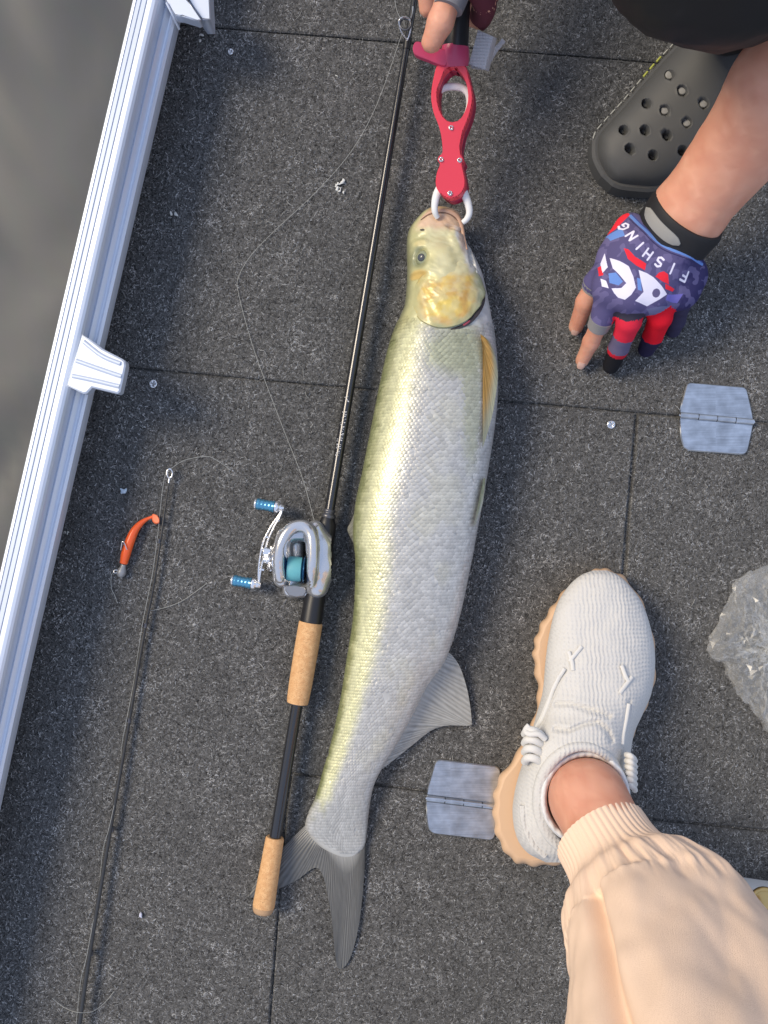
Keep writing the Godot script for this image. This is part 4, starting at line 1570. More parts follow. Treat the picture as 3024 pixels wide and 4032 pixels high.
func crouching_person() -> void:
	var root := thing("person", "crouching person in black trousers, printed glove and dark clog", "person")
	var g := Geo.new()
	# arms, coarse; the hands on finer grids
	var wrist := P(2690, 862, 0.102)
	var elbow := Vector3(0.398, 0.29, -0.437)
	var arm_b := Vector3(0.47, 0.62, -0.62)
	var f := Field.new(Vector3(0.2, 0.02, -0.75), Vector3(0.56, 0.72, -0.2), 0.0075)
	f.cap(P(2600, 1010, 0.084), wrist, 0.020, 0.033, 0.01)
	f.cap(wrist, wrist.lerp(elbow, 0.55), 0.033, 0.046, 0.02)
	f.cap(wrist.lerp(elbow, 0.55), elbow, 0.046, 0.044, 0.02)
	f.cap(elbow, arm_b, 0.045, 0.058, 0.03)
	f.into(g, skin_tint)
	var hf := Field.new(P(2215, 1120, 0.0) - Vector3(0.01, 0, 0.06), P(2740, 1500, 0.0) + Vector3(0.0, 0.125, 0.0), 0.0028)
	var fingers := {
		"thumb": PP([[2430, 1030, 0.080], [2352, 1105, 0.062], [2305, 1190, 0.040], [2268, 1286, 0.0125]]),
		"index": PP([[2408, 1130, 0.086], [2374, 1245, 0.066], [2328, 1345, 0.034], [2292, 1420, 0.0120]]),
		"middle": PP([[2486, 1160, 0.090], [2478, 1265, 0.074], [2436, 1370, 0.038], [2406, 1440, 0.0125]]),
		"ring": PP([[2566, 1160, 0.086], [2600, 1248, 0.070], [2568, 1330, 0.034], [2545, 1375, 0.0125]]),
		"little": PP([[2640, 1130, 0.076], [2676, 1196, 0.058], [2662, 1262, 0.030], [2650, 1300, 0.011]])}
	for n in fingers:
		var r := [0.0112, 0.0096, 0.0086, 0.0072] if n != "thumb" else [0.0125, 0.0112, 0.0098, 0.0080]
		hf.chain(fingers[n], r, 0.004)
	for n in fingers:
		hf.cap(wrist, fingers[n][0], 0.022, 0.013, 0.012)
	hf.into(g, skin_tint)
	# the hand that holds the gripper, reaching in from above
	var t0 := P(1800, -150, 0.142)
	var h2 := Field.new(Vector3(0.0, 0.06, -0.64), Vector3(0.16, 0.24, -0.385), 0.0032)
	h2.chain([t0, P(1772, -20, 0.150), P(1734, 88, 0.148), P(1700, 166, 0.136)], [0.015, 0.0125, 0.0118, 0.0100], 0.005)
	h2.chain([P(1760, -160, 0.125), P(1690, -40, 0.115), P(1688, 30, 0.105)], [0.012, 0.0112, 0.0098], 0.005)
	for q in [[1900, 70, 0.100], [1915, 10, 0.105], [1926, -60, 0.110]]:
		h2.chain([P(q[0] - 30, q[1] - 130, q[2] + 0.04), P(q[0] + 8, q[1] - 60, q[2] + 0.02), P(q[0] - 10, q[1], q[2] - 0.012), P(q[0] - 60, q[1] - 4, q[2] - 0.016)], [0.011, 0.0108, 0.0098, 0.0085], 0.004)
	h2.cap(P(1830, -250, 0.15), P(1850, -170, 0.145), 0.03, 0.026, 0.015)
	h2.into(g, skin_tint)
	var f3 := Field.new(Vector3(0.0, 0.08, -1.02), Vector3(0.42, 0.72, -0.5), 0.01)
	f3.cap(P(1830, -240, 0.15), Vector3(0.09, 0.16, -0.60), 0.028, 0.03, 0.02)
	f3.cap(Vector3(0.09, 0.16, -0.60), Vector3(0.14, 0.30, -0.80), 0.031, 0.046, 0.02)
	f3.cap(Vector3(0.14, 0.30, -0.80), Vector3(0.25, 0.62, -0.86), 0.045, 0.058, 0.03)
	f3.into(g, skin_tint)
	obj("body", g, M.skin, root)
	# nails on the two bare fingers
	for n in ["thumb", "index"]:
		var a: Vector3 = fingers[n][3]
		var b: Vector3 = fingers[n][2]
		var d := (a - b).normalized()
		var up := (Vector3.UP - d * d.y).normalized()
		var ng := Geo.new()
		ng.col = Color(0.66, 0.42, 0.34)
		var c := a + up * 0.0062 + d * 0.003
		ng.tube([c - d * 0.006, c - d * 0.003, c, c + d * 0.003], [0.0034, 0.0044, 0.0044, 0.003], 10, 0.4)
		obj("nail", ng, M.vertex_gloss, root)

	# the printed glove: back of the hand, two short cuffs, two full fingers
	var gf := Field.new(Vector3(P(2270, 1100, 0.05).x - 0.01, 0.004, P(2500, 800, 0.1).z), P(2760, 1480, 0.0) + Vector3(0.012, 0.135, 0.0), 0.0028)
	var gw := P(2616, 1020, 0.090)
	for n in fingers:
		gf.cap(gw, fingers[n][0], 0.0255, 0.0168, 0.012)
		gf.cap(P(2500, 990, 0.095), fingers[n][0], 0.020, 0.017, 0.012)
	gf.cap(P(2482, 905, 0.088), P(2440, 1000, 0.084), 0.0165, 0.018, 0.012)
	gf.cap(P(2700, 1085, 0.080), P(2680, 1140, 0.078), 0.0215, 0.020, 0.012)
	gf.cap(fingers.thumb[0], fingers.thumb[1].lerp(fingers.thumb[2], 0.15), 0.0155, 0.0135, 0.006)
	gf.cap(fingers.index[0], fingers.index[1].lerp(fingers.index[2], 0.06), 0.0145, 0.0122, 0.005)
	gf.chain(fingers.middle, [0.0145, 0.0118, 0.0104, 0.0090], 0.004)
	gf.chain(fingers.ring, [0.0145, 0.0118, 0.0104, 0.0090], 0.004)
	gf.chain(fingers.little, [0.0140, 0.0112, 0.0096, 0.0084], 0.004)
	var gg := Geo.new()
	gf.into(gg, func(p: Vector3) -> Color: return Color(1, 1, 1), hand_uv)
	# fingers are sewn from plain panels, so split them off by place
	var cloth := mat(Color(1, 1, 1), 0.8, 0.0, 0.25)
	cloth.albedo_texture = ImageTexture.create_from_image(glove_print())
	cloth.texture_repeat = false
	var panels := Geo.new()
	var pick := func(p: Vector3) -> int:
		var best := 0.0165
		var which := 0
		var s := 0
		for n in ["middle", "ring", "little"]:
			for i in range(0, 3):
				var a: Vector3 = fingers[n][i]
				var b: Vector3 = fingers[n][i + 1]
				var q := Geometry3D.get_closest_point_to_segment(p, a, b)
				var d := q.distance_to(p)
				if d < best and (i > 0 or a.distance_to(q) > 0.014):
					best = d
					var u := i + a.distance_to(q) / a.distance_to(b)
					which = 1 + int(u * 10.0) + s
			s += 100
		return which
	var keep := PackedInt32Array()
	var remap := {}
	for i in range(0, gg.t.size(), 3):
		var w: int = pick.call((gg.v[gg.t[i]] + gg.v[gg.t[i + 1]] + gg.v[gg.t[i + 2]]) / 3.0)
		if w == 0:
			for e in 3:
				keep.append(gg.t[i + e])
			continue
		var c := Color(0.70, 0.015, 0.035)
		if w < 100:
			var u := (w - 1) / 10.0
			c = Color(0.05, 0.045, 0.07) if u < 0.75 else (Color(0.70, 0.03, 0.06) if u < 1.45 else (Color(0.13, 0.115, 0.20) if u < 2.0 else (Color(0.55, 0.02, 0.04) if u < 2.15 else Color(0.018, 0.018, 0.022))))
		elif w < 200:
			var u := (w - 101) / 10.0
			c = Color(0.72, 0.012, 0.03) if u < 1.9 else Color(0.03, 0.025, 0.06)
		else:
			c = Color(0.05, 0.045, 0.09)
		for e in 3:
			var key := Vector2i(gg.t[i + e], int(c.r * 1000.0))
			if not remap.has(key):
				panels.col = c
				remap[key] = panels.vert(gg.v[gg.t[i + e]])
			panels.t.append(remap[key])
	gg.t = keep
	bump_uv(cloth)
	var glove := obj("glove", gg, cloth, root)
	glove.set_meta("label", "purple, white and red printed half-finger glove")
	var pm := vmat(0.8, 0.0, 0.25)
	obj("glove_finger", panels, pm, glove)
	# grey fingertip bands round the two bare fingers
	for n in ["thumb", "index"]:
		var i := 1
		var a: Vector3 = fingers[n][i].lerp(fingers[n][i + 1], 0.06 if n == "index" else 0.15)
		var b: Vector3 = fingers[n][i].lerp(fingers[n][i + 1], 0.42)
		var bg := Geo.new()
		bg.tube([a, a.lerp(b, 0.5), b], [0.0128, 0.0118, 0.0112] if n == "index" else [0.0138, 0.0126, 0.0118], 18)
		obj("glove_cuff", bg, mat(Color(0.26, 0.25, 0.25), 0.85), glove)
	# black wristband with a grey closing tab
	var ad := (elbow - wrist).normalized()
	var wb := Geo.new()
	var w0 := wrist - ad * 0.023 + Vector3(0.0, 0.001, 0.002)
	wb.tube([w0, w0 + ad * 0.003, w0 + ad * 0.028, w0 + ad * 0.033], [0.0360, 0.0388, 0.0402, 0.0380], 44)
	obj("wristband", wb, mat(Color(0.012, 0.012, 0.014), 0.7), root)
	var tabg := Geo.new()
	var sx := ad.cross(Vector3.UP).normalized()
	var sy := sx.cross(ad).normalized()
	var rings := []
	for i in 12:
		var a := PI * 0.5 + lerpf(-0.2, 1.15, i / 11.0)
		var dir := -sx * cos(a) * -1.0 + sy * sin(a)
		dir = (sx * cos(a) + sy * sin(a))
		var hw := 0.0068 * sqrt(maxf(0.05, 1.0 - pow(absf(i / 5.5 - 1.0), 4)))
		var m0 := w0 + ad * 0.019
		rings.append(PackedVector3Array([m0 + dir * 0.0386 - ad * hw, m0 + dir * 0.0410 - ad * hw * 0.8, m0 + dir * 0.0416 + ad * hw * 0.8, m0 + dir * 0.0392 + ad * hw]))
	tabg.loft(rings)
	obj("wrist_tab", tabg, mat(Color(0.30, 0.295, 0.28), 0.75), root)
	# maroon and grey glove on the other hand
	var g3 := Geo.new()
	g3.tube(cr([P(1790, -60, 0.151), P(1775, 0, 0.152), P(1764, 34, 0.152)], 4), [0.0165, 0.0162, 0.016, 0.0156, 0.0152, 0.0148, 0.0145, 0.0142, 0.014], 18)
	var og := obj("glove", g3, mat(Color(0.19, 0.185, 0.20), 0.85), root)
	var g4 := Geo.new()
	for q in [[1900, 70, 0.100], [1915, 10, 0.105]]:
		g4.tube(cr([P(q[0] - 30, q[1] - 130, q[2] + 0.04), P(q[0] + 8, q[1] - 60, q[2] + 0.02), P(q[0] - 6, q[1] - 8, q[2] - 0.008), P(q[0] - 22, q[1] + 10, q[2] - 0.014)], 4), 0.0118, 16)
	obj("glove_finger", g4, mat(Color(0.12, 0.022, 0.035), 0.85), og)
	# black trousers: knee towards the camera, shin down to the clog, thigh back out of the picture
	var tf := Field.new(Vector3(0.05, 0.05, -1.0), Vector3(0.62, 0.58, -0.22), 0.011)
	var knee := Vector3(0.214, 0.435, -0.386)
	tf.cap(knee, Vector3(0.42, 0.40, -0.78), 0.080, 0.105, 0.03)
	tf.cap(knee, Vector3(0.345, 0.13, -0.50), 0.076, 0.062, 0.03)
	var tg := Geo.new()
	tf.into(tg)
	var fold := noise(12.0, 4, 3)
	for i in tg.v.size():
		var p := tg.v[i]
		p.y += 0.011 * fold.get_noise_3d(p.x * 0.5, p.y, p.z * 1.4)
		p.z += 0.009 * fold.get_noise_3d(p.x + 3.0, p.y * 1.3, p.z)
		tg.v[i] = p
	var black := mat(Color(0.013, 0.013, 0.014), 0.6, 0.0, 0.4)
	obj("trousers", tg, black, root)
	var sk := Geo.new()
	sk.tube([Vector3(0.36, 0.16, -0.50), Vector3(0.365, 0.09, -0.51), Vector3(0.37, 0.05, -0.515)], [0.048, 0.046, 0.044], 20)
	obj("sock", sk, mat(Color(0.45, 0.45, 0.44), 0.9), root)
	clog(root)

func bump_uv(m: StandardMaterial3D) -> void:
	var img := picture(128, func(x, y): return 0.5 + 0.25 * sin(x * TAU / 8.0) + 0.25 * sin(y * TAU / 8.0))
	img.convert(Image.FORMAT_RGBA8)
	img.bump_map_to_normal_map(2.0)
	m.detail_enabled = false

func clog(root: Node3D) -> void:
	# rows from toe to heel in the foot's own frame: distance, left, right, height
	var toe := P(2352, 742, 0.02)
	var heel := P(2985, 55, 0.02)
	var ax := (heel - toe)
	ax.y = 0
	ax = ax.normalized()
	var sd := Vector3(-ax.z, 0, ax.x)       # towards the lower right of the picture
	var rows := [[0.009, -0.001, 0.006, 0.022], [0.0115, -0.010, 0.013, 0.030], [0.016, -0.020, 0.020, 0.035], [0.022, -0.027, 0.028, 0.039], [0.032, -0.0345, 0.040, 0.043], [0.05, -0.036, 0.052, 0.050], [0.075, -0.036, 0.060, 0.057], [0.1, -0.037, 0.064, 0.063], [0.137, -0.038, 0.066, 0.070], [0.18, -0.037, 0.064, 0.076], [0.215, -0.036, 0.060, 0.070]]
	var g := Geo.new()
	var rings := []
	var vents := [[2636, 295], [2687, 356], [2545, 407], [2618, 434], [2771, 407], [2705, 482], [2455, 512], [2539, 512], [2627, 533], [2479, 585], [2572, 612], [2687, 594]]
	var k := 190
	var org := toe + ax * 0.006
	org.y = 0.0
	for j in 180:
		var s := 0.009 + 0.206 * pow(j / 179.0, 1.5)
		var l := look(rows, s, 1)
		var r := look(rows, s, 2)
		var h := look(rows, s, 3)
		var ring := PackedVector3Array()
		for i in k:
			var a := TAU * i / k
			var cx := (l + r) * 0.5 + (r - l) * 0.5 * signf(cos(a)) * pow(absf(cos(a)), 0.8)
			var cy := 0.022 + (h - 0.022 + 0.006) * pow(maxf(sin(a), 0.0), 0.75) if sin(a) > 0 else 0.022 + 0.012 * sin(a)
			if sin(a) > 0.1:
				var here := org + ax * s + sd * cx + Vector3(0, cy, 0)
				for q in vents:
					var d := P(q[0], q[1], cy).distance_to(here)
					if d < 0.012:
						cy += 0.0006 * exp(-pow((d - 0.0052) / 0.0012, 2)) - 0.011 * (1.0 - smoothstep(0.0036, 0.0049, d))
			ring.append(org + ax * s + sd * cx + Vector3(0, cy, 0))
		rings.append(ring)
	g.loft(rings)
	var foam := mat(Color(0.072, 0.073, 0.072), 0.6)
	bump(foam, picture(128, func(_x, _y): return rng.randf()), 0.15, 1.0, 20.0)
	var up := obj("clog", g, foam, root)
	# sole with a raised rand
	var so := Geo.new()
	var rim := []
	for j in 40:
		var s := 0.009 + 0.261 * pow(j / 39.0, 2.0)
		rim.append(org + ax * (s - 0.004) + sd * (look(rows, s, 1) - 0.004 + (0.01 * smoothstep(0.2, 0.27, s))) + Vector3(0, 0.026, 0))
	for j in 40:
		var s := 0.009 + 0.261 * pow((39 - j) / 39.0, 2.0)
		rim.append(org + ax * (s - 0.004) + sd * (look(rows, s, 2) + 0.004 - (0.01 * smoothstep(0.2, 0.27, s))) + Vector3(0, 0.026, 0))
	so.plate(rim, Vector3(0, -0.024, 0), 0.003)
	obj("sole", so, foam, up)
	# pale moulding line on the rand with yellow-green flecks
	var bead := Geo.new()
	for j in 13:
		var s := 0.028 + 0.0105 * j
		bead.col = Color(0.40, 0.42, 0.08) if j in [8, 9, 10] else Color(0.42, 0.42, 0.38)
		var a := org + ax * s + sd * (look(rows, s, 1) - 0.0065) + Vector3(0, 0.024, 0)
		var b := org + ax * (s + 0.007) + sd * (look(rows, s + 0.007, 1) - 0.0065) + Vector3(0, 0.024, 0)
		bead.tube([a, b], 0.0007 if not j in [8, 9, 10] else 0.0012, 6)
	obj("rand_mark", bead, M.vertex, up)
	# vent holes: dark sockets with a lip
	for q in vents:
		var hit := P(q[0], q[1], 0.055)
		var s := (hit - org).dot(ax)
		var c := (hit - org).dot(sd)
		var l := look(rows, s, 1)
		var r := look(rows, s, 2)
		var h := look(rows, s, 3)
		var u := clampf((c - (l + r) * 0.5) / ((r - l) * 0.5), -0.95, 0.95)
		var ca := pow(absf(u), 1.25)
		var y := 0.022 + (h - 0.016) * pow(sqrt(1.0 - ca * ca), 0.75)
		var sees_sock: bool = q[0] + (600 - q[1]) * 0.9 > 2690 and q[1] < 490 and q[0] > 2600
		var hg := Geo.new()
		hg.lathe(P(q[0], q[1], y - (0.0045 if sees_sock else 0.009)), Vector3.UP, [Vector2(-0.003, 0.004), Vector2(0.0, 0.0043), Vector2(0.0004, 0.003), Vector2(0.0006, 0.0)], 16)
		obj("vent_hole", hg, mat(Color(0.30, 0.30, 0.29), 0.85) if sees_sock else foam, up)
	# strap with its rivet
	var st := Geo.new()
	var p0 := org + ax * 0.205 + sd * -0.034 + Vector3(0, 0.062, 0)
	var p1 := org + ax * 0.20 + sd * 0.060 + Vector3(0, 0.062, 0)
	st.tube(cr([p0, p0 + ax * 0.05 + Vector3(0, 0.012, 0), org + ax * 0.31 + Vector3(0, 0.07, 0), p1 + ax * 0.05 + Vector3(0, 0.012, 0), p1], 8), 0.0095, 14, 0.35)
	obj("strap", st, foam, up)
	var rv := Geo.new()
	rv.lathe(org + ax * 0.205 + sd * -0.014 + Vector3(0, 0.0715, 0), (Vector3.UP - sd * 0.35).normalized(), [Vector2(-0.004, 0.011), Vector2(0.002, 0.011), Vector2(0.0034, 0.0098), Vector2(0.0024, 0.008), Vector2(0.003, 0.0)], 24)
	obj("rivet", rv, foam, up)
	var wm := Geo.new()
	wm.tube(cr(PP([[2812, 436, 0.075], [2810, 452, 0.075], [2820, 456, 0.075], [2828, 438, 0.075]]), 4), 0.0011, 6)
	obj("white_mark", wm, mat(Color(0.75, 0.75, 0.72), 0.5), up)

func standing_person() -> void:
	var root := thing("person", "person in beige joggers and white knit sneaker at bottom right", "person")
	# the lower leg and foot
	var ank := Vector3(0.196, 0.115, 0.275)
	var f := Field.new(Vector3(0.10, 0.012, 0.06), Vector3(0.32, 0.30, 0.42), 0.007)
	f.cap(ank, Vector3(0.222, 0.180, 0.332), 0.0355, 0.040, 0.01)
	f.cap(Vector3(0.222, 0.180, 0.332), Vector3(0.230, 0.26, 0.362), 0.040, 0.05, 0.01)
	f.cap(ank, P(2320, 3140, 0.065), 0.0355, 0.034, 0.01)
	f.cap(P(2320, 3140, 0.062), P(2170, 3250, 0.045), 0.032, 0.028, 0.01)
	f.cap(P(2320, 3140, 0.058), P(2360, 2480, 0.04), 0.032, 0.022, 0.01)
	var g := Geo.new()
	f.into(g, func(p: Vector3) -> Color: return skin_tint(p) * 0.92)
	obj("body", g, M.skin, root)

	# sock ring
	var sk := Geo.new()
	var ring := func(cx: float, cy: float, rx: float, ry: float, h: float, rot := 0.0) -> Array:
		var out := []
		for i in 41:
			var a := TAU * i / 40
			var q := Vector2(cos(a) * rx, sin(a) * ry).rotated(rot)
			out.append(P(cx + q.x, cy + q.y, h))
		return out
	var prof := []
	for q in [[0.070, 184.0], [0.098, 184.0], [0.107, 181.0], [0.110, 172.0], [0.107, 158.0], [0.090, 152.0]]:
		var rr := PackedVector3Array()
		for z in ring.call(2304, 3140, q[1] - 6.0, q[1] + 4.0, q[0], 0.3).slice(0, 40):
			rr.append(z)
		prof.append(rr)
	sk.loft(prof, false, false)
	var knit := mat(Color(0.74, 0.73, 0.72), 0.9)
	bump(knit, picture(64, func(x, y): return 0.5 + 0.5 * sin(x * TAU / 16.0)), 0.6, 3.0, 34.0)
	obj("sock", sk, knit, root)

	sneaker(root)

	# trousers: ribbed cuff, blousing leg, knee and thigh
	var path := cr([Vector3(0.204, 0.136, 0.304), Vector3(0.221, 0.178, 0.334), Vector3(0.234, 0.22, 0.361), Vector3(0.236, 0.30, 0.390), Vector3(0.228, 0.40, 0.420), Vector3(0.222, 0.50, 0.465), Vector3(0.240, 0.555, 0.55), Vector3(0.29, 0.545, 0.70), Vector3(0.36, 0.53, 0.94)], 14)
	var rad := [[0.0, 0.0450], [0.025, 0.0465], [0.040, 0.052], [0.055, 0.066], [0.08, 0.077], [0.107, 0.082], [0.187, 0.0930], [0.287, 0.096], [0.387, 0.097], [0.8, 0.105]]
	var t := Geo.new()
	var rings := []
	var run := 0.0
	var k := 360
	var fn := noise(1.0, 41, 3)
	var nrm := Vector3.RIGHT
	for j in path.size():
		if j:
			run += path[j].distance_to(path[j - 1])
		var d: Vector3 = (path[mini(j + 1, path.size() - 1)] - path[maxi(j - 1, 0)]).normalized()
		nrm = (nrm - d * nrm.dot(d)).normalized()
		var bi := d.cross(nrm)
		var r0 := look(rad, run, 1)
		var ring_ := PackedVector3Array()
		for i in k:
			var a := TAU * i / k
			var dr := 0.0
			var puff := smoothstep(0.05, 0.11, run)
			dr += 0.0011 * (absf(sin(a * 24.0 + 0.3 * fn.get_noise_2d(a * 8.0, 0.0))) - 0.6) * (1.0 - smoothstep(0.035, 0.065, run))                       # ribs
			dr += 0.0024 * fn.get_noise_2d(a * 5.0, 1.0 + run * 8.0) * smoothstep(0.03, 0.06, run) * (1.0 - smoothstep(0.08, 0.14, run)) * 2.0   # gathers
			dr += puff * 0.008 * fn.get_noise_3d(cos(a) * 1.1, sin(a) * 1.1, run * 6.0)
			# long soft folds running up from the cuff
			for q in [[2.40, 0.09, -0.015], [2.70, 0.2, 0.006], [2.05, 0.25, 0.007], [1.35, 0.3, -0.007], [0.6, 0.3, 0.006]]:
				var da := wrapf(a - q[0] + run * 0.25, -PI, PI)
				dr += puff * q[2] * exp(-da * da / (q[1] * q[1]))
			ring_.append(path[j] + (nrm * cos(a) + bi * sin(a)) * (r0 + dr))
		rings.append(ring_)
	t.loft(rings, false, true)
	var beige := mat(Color(0.86, 0.64, 0.48), 0.88, 0.0, 0.2)
	bump(beige, picture(256, func(x, y): return 0.7 * rng.randf() + 0.15 * sin((x + y) * TAU / 4.0) + 0.15), 0.35, 1.6, 9.0)
	obj("trousers", t, beige, root)

func sneaker(root: Node3D) -> void:
	# rows from toe to heel: y, left, right, top height
	var rows := [[2246, 2335, 2390, 0.044], [2262, 2292, 2430, 0.053], [2300, 2245, 2474, 0.060], [2374, 2196, 2528, 0.068], [2489, 2164, 2566, 0.076], [2600, 2148, 2580, 0.084], [2726, 2136, 2566, 0.093], [2814, 2112, 2530, 0.101], [2880, 2094, 2500, 0.110], [2945, 2076, 2486, 0.118], [3010, 2056, 2480, 0.116], [3100, 2030, 2468, 0.110], [3200, 2018, 2446, 0.104], [3300, 2036, 2400, 0.098], [3360, 2080, 2336, 0.092], [3396, 2150, 2260, 0.078]]
	var top := func(x: float, y: float, lift := 0.0) -> Vector3:
		var l := look(rows, y, 1)
		var r := look(rows, y, 2)
		var h := look(rows, y, 3)
		var u := clampf((x - (l + r) * 0.5) / ((r - l) * 0.5), -0.995, 0.995)
		var ca := pow(absf(u), 1.0 / 0.82)
		return P(x, y, 0.042 + (h - 0.042) * pow(sqrt(1.0 - ca * ca), 0.9) + lift)
	var creases := [[Vector2(2190, 2768), Vector2(2250, 2772), Vector2(2330, 2796), Vector2(2400, 2822)], [Vector2(2186, 2868), Vector2(2240, 2876), Vector2(2300, 2850), Vector2(2350, 2842), Vector2(2394, 2880), Vector2(2410, 2920)], [Vector2(2120, 2900), Vector2(2150, 2800), Vector2(2190, 2700), Vector2(2226, 2640)], [Vector2(2452, 2930), Vector2(2470, 2840), Vector2(2480, 2760)]]
	var g := Geo.new()
	var rings := []
	var k := 200
	for j in 220:
		var y := 2246.0 + 1150.0 * (0.5 - 0.5 * cos(PI * j / 219.0))
		var l := look(rows, y, 1)
		var r := look(rows, y, 2)
		var h := look(rows, y, 3)
		var lowp := 0.030
		var ring := PackedVector3Array()
		for i in k:
			var a := TAU * i / k
			var ca := cos(a)
			var sa := sin(a)
			var x := (l + r) * 0.5 + (r - l) * 0.5 * signf(ca) * pow(absf(ca), 0.82)
			var hy := 0.042 + (h - 0.042) * pow(maxf(sa, 0.0), 0.9) if sa > 0 else 0.042 + (0.042 - lowp) * sa
			if sa > 0:
				# creases of the tongue and along the lace rows
				if y > 2600.0 and y < 2960.0:
					for cz in creases.size():
						var best := 1e9
						for e in creases[cz].size() - 1:
							best = minf(best, Vector2(x, y).distance_to(Geometry2D.get_closest_point_to_segment(Vector2(x, y), creases[cz][e], creases[cz][e + 1])))
						hy += (0.0022 * exp(-pow(best / 34.0, 2)) - 0.0050 * exp(-pow(best / 8.0, 2))) * (1.0 if cz < 2 else 0.6)
				hy += 0.0018 * fish_noise.get_noise_2d(x * 0.35, y * 0.35)
				# the mouth of the shoe
				var e2 := pow((x - 2292.0) / 166.0, 2) + pow((y - 3150.0) / 205.0, 2)
				hy = lerpf(hy, 0.055, 1.0 - smoothstep(0.86, 1.0, e2))
			ring.append(P(x, y, hy))
		rings.append(ring)
	g.loft(rings)
	var n := 128
	var kn := picture(n, func(x, y):
		var rib := 0.5 + 0.5 * sin(x * TAU / 16.0 + 0.9 * sin(y * TAU / 64.0))
		var st := 0.5 + 0.5 * sin(y * TAU / 16.0 + (PI if (x / 8) % 2 else 0.0))
		return clampf(rib * (0.4 + 0.2 * sin(x * TAU / 128.0)) + st * 0.4 * rib + 0.2 * rng.randf(), 0, 1))
	var knit := mat(Color(0.62, 0.605, 0.575), 0.9, 0.0, 0.2)
	bump(knit, kn, 0.8, 4.0, 30.0)
	var upper := obj("sneaker", g, knit, root)
	# gum sole with a scalloped, ribbed wall
	var outline := [[2361, 2241], [2306, 2262], [2252, 2299], [2206, 2345], [2171, 2394], [2140, 2442], [2117, 2489], [2103, 2540], [2100, 2584], [2108, 2650], [2118, 2720], [2110, 2800], [2078, 2890], [2030, 2975], [1974, 3051], [1950, 3110], [1944, 3166], [1945, 3230], [1956, 3288], [1984, 3345], [2022, 3388], [2070, 3404], [2130, 3408], [2205, 3400], [2290, 3372], [2360, 3310], [2410, 3220], [2440, 3120], [2462, 3000], [2490, 2900], [2530, 2810], [2566, 2726], [2580, 2624], [2568, 2502], [2528, 2374], [2468, 2285], [2420, 2252]]
	var sm := cr(outline.map(func(q): return Vector2(q[0], q[1])), 8, true)
	var rs := []
	for lv in [[0.002, 0.985], [0.006, 1.0], [0.012, 1.004], [0.018, 0.994], [0.024, 1.0], [0.031, 0.992], [0.036, 0.965], [0.037, 0.93]]:
		var ring := PackedVector3Array()
		for i in sm.size():
			var e: Vector2 = (sm[(i + 1) % sm.size()] - sm[(i + sm.size() - 1) % sm.size()]).normalized()
			var nn := Vector2(-e.y, e.x)
			if nn.dot(sm[i] - Vector2(2280, 2820)) < 0:
				nn = -nn
			var sc := 4.5 * sin(i * TAU / 10.0) * (1.0 if lv[0] > 0.004 and lv[0] < 0.034 else 0.3)
			var p: Vector2 = sm[i] + nn * (sc + (lv[1] - 1.0) * 330.0)
			ring.append(P(p.x, p.y, lv[0]))
		rs.append(ring)
	var s := Geo.new()
	s.loft(rs)
	obj("sole", s, mat(Color(0.66, 0.435, 0.265), 0.6), upper)
	# padded collar
	var c := Geo.new()
	var cp := []
	var crad := []
	for i in 61:
		var a := TAU * i / 60 + PI * 0.5
		var q := Vector2(2292 + cos(a) * 172, 3150 + sin(a) * 211)
		cp.append(top.call(q.x, minf(q.y, 3385.0), -0.0015))
		crad.append(0.0046 + 0.0016 * maxf(0.0, -cos(a)))
	c.tube(cp, crad, 14, 1.0)
	obj("collar", c, knit, upper)
	var heel_ := Geo.new()
	heel_.tube(cr([top.call(2060, 3170, 0.0), top.call(2068, 3240, 0.0), top.call(2100, 3320, 0.0), top.call(2150, 3368, 0.0)], 6), 0.004, 12, 0.6)
	obj("heel_tab", heel_, knit, upper)
	# laces: two strands down the left side, crossings, a knot and a braided loop
	var lace := mat(Color(0.68, 0.665, 0.63), 0.9)
	for q in [[[2240, 2566], [2252, 2606], [2256, 2640]], [[2290, 2546], [2262, 2580], [2242, 2604]], [[2224, 2632], [2184, 2700], [2156, 2780], [2126, 2850], [2098, 2884]], [[2204, 2660], [2168, 2740], [2140, 2810], [2112, 2866]], [[2448, 2620], [2464, 2664], [2476, 2684]], [[2488, 2666], [2462, 2700], [2440, 2730]], [[2476, 2770], [2466, 2830], [2454, 2890], [2450, 2930]]]:
		var la := Geo.new()
		la.tube(cr(q.map(func(z): return top.call(z[0], z[1], 0.0012)), 6), 0.0021, 10, 0.7)
		obj("lace", la, lace, upper)
	var kt := Geo.new()
	for i in 4:
		var y := 2886.0 + i * 36.0
		kt.tube(cr(PP([[2066, y + 4, 0.086], [2078, y - 10, 0.098], [2104, y - 8, 0.102], [2130, y + 8, 0.098], [2136, y + 22, 0.090]]), 5), 0.0040, 10)
	kt.tube(cr(PP([[2084, 2856, 0.1], [2070, 2876, 0.1], [2084, 2890, 0.104], [2120, 2890, 0.106], [2146, 2910, 0.104]]), 5), 0.0030, 10)
	obj("lace_knot", kt, lace, upper)
	var lp := Geo.new()
	for i in 6:
		var y := 2972.0 + i * 23.0
		lp.tube(cr(PP([[2468, y, 0.096], [2480, y + 4, 0.104], [2494, y + 14, 0.100], [2500, y + 24, 0.092]]), 5), 0.0030, 10)
	obj("heel_loop", lp, lace, upper)

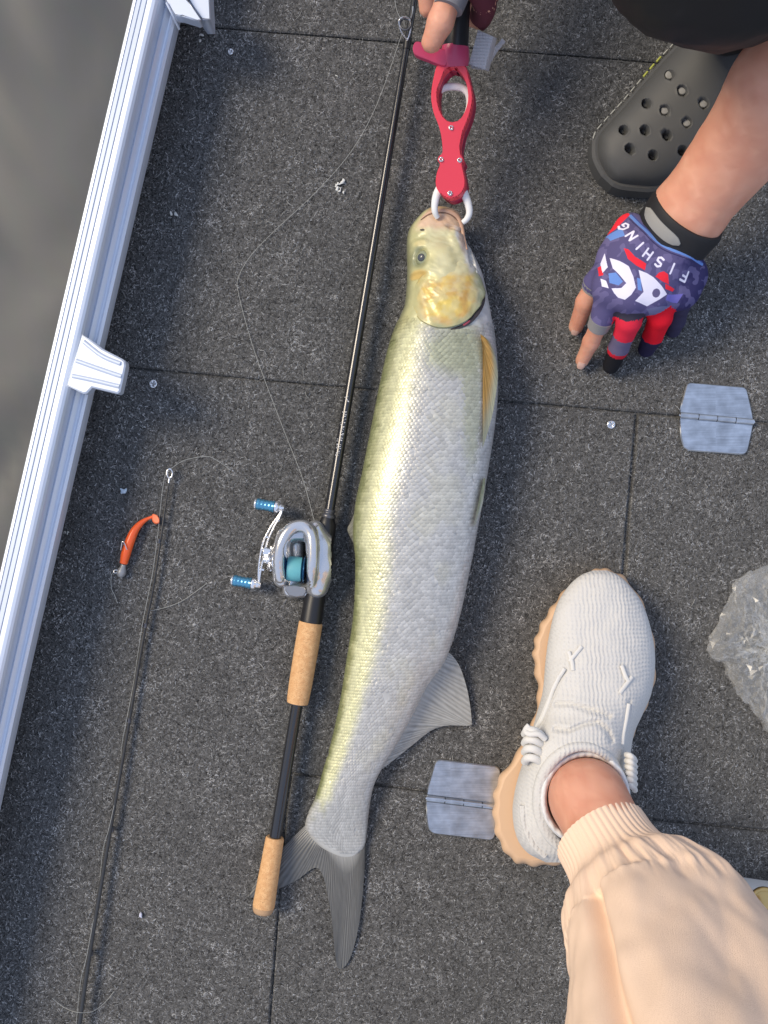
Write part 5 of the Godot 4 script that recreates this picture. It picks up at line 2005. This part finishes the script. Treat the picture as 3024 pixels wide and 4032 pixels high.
# ------------------------------------------------------------------ small litter on the carpet
func litter() -> void:
	var list := [
		[1326, 722, 7, "cluster of tiny white crumbs midway left of the rod", 26, 13], [1352, 736, 7, "", 0, 0], [1368, 742, 7, "", 0, 0]]
	var crumb := func(x: float, y: float, r: float, called: String, label: String, c: Color, n: int, spread: Vector2):
		var g := Geo.new()
		g.col = c
		for i in n:
			var o := Vector2(rng.randfn(), rng.randfn()) * spread
			var f := Field.new(Vector3(-0.006, -0.001, -0.006), Vector3(0.006, 0.008, 0.006), 0.0012)
			for e in 3:
				var a := Vector3(rng.randf_range(-1, 1), 0.6, rng.randf_range(-1, 1)) * r
				f.cap(a, a + Vector3(rng.randf_range(-1, 1), 0.2, rng.randf_range(-1, 1)) * r, r * rng.randf_range(0.35, 0.7), r * 0.4, 0.0008)
			var b := g.v.size()
			f.into(g)
			for q in range(b, g.v.size()):
				g.v[q] += P(x + o.x, y + o.y, 0.0006)
		tag(obj(called, g, M.vertex), label, "crumb", "specks on the carpet")
	crumb.call(1338, 730, 0.0022, "crumb", "cluster of white crumbs on carpet between slack line and rod", Color(0.7, 0.7, 0.66), 6, Vector2(18, 8))
	crumb.call(684, 845, 0.0030, "crumb", "white crumb on carpet near the rail above its clamp", Color(0.62, 0.62, 0.58), 1, Vector2.ZERO)
	crumb.call(484, 1932, 0.0032, "crumb", "pale blue speck on carpet between the rail and slim rod tip", Color(0.52, 0.62, 0.72), 1, Vector2.ZERO)
	crumb.call(551, 3598, 0.0024, "crumb", "pale speck on carpet left of the cork butt grip", Color(0.55, 0.56, 0.66), 1, Vector2.ZERO)
	crumb.call(792, 152, 0.0022, "crumb", "white speck on carpet beside the rail corner piece", Color(0.6, 0.6, 0.58), 2, Vector2(5, 3))
	crumb.call(262, 2096, 0.0018, "crumb", "small speck in the shade right against the rail", Color(0.5, 0.5, 0.46), 1, Vector2.ZERO)
	crumb.call(1325, 300, 0.0014, "crumb", "tiny pale shaving on carpet above the slack line", Color(0.6, 0.6, 0.56), 1, Vector2.ZERO)
	crumb.call(978, 46, 0.0014, "crumb", "tiny white grain on carpet at the top edge", Color(0.6, 0.6, 0.56), 1, Vector2.ZERO)
	var lint := Geo.new()
	var lr := RandomNumberGenerator.new()
	lr.seed = 9
	for i in 260:
		var y := lr.randf_range(40, 4020)
		var x := lr.randf_range(deck_edge(y) + 40.0, 3000)
		var a := lr.randf() * TAU
		var l := lr.randf_range(10, 34)
		var v := lr.randf_range(0.2, 0.55)
		lint.col = Color(v, v, v * 0.95)
		var bend := lr.randf_range(-8, 8)
		lint.tube(cr([P(x, y, 0.0012), P(x + cos(a) * l * 0.5 - sin(a) * bend, y + sin(a) * l * 0.5 + cos(a) * bend, 0.0022), P(x + cos(a) * l, y + sin(a) * l, 0.0013)], 3), 0.00022, 4)
	var o := obj("lint", lint, M.vertex)
	o.set_meta("kind", "stuff")
	tag(o, "pale lint and stray fibres scattered over the dark carpet", "lint")
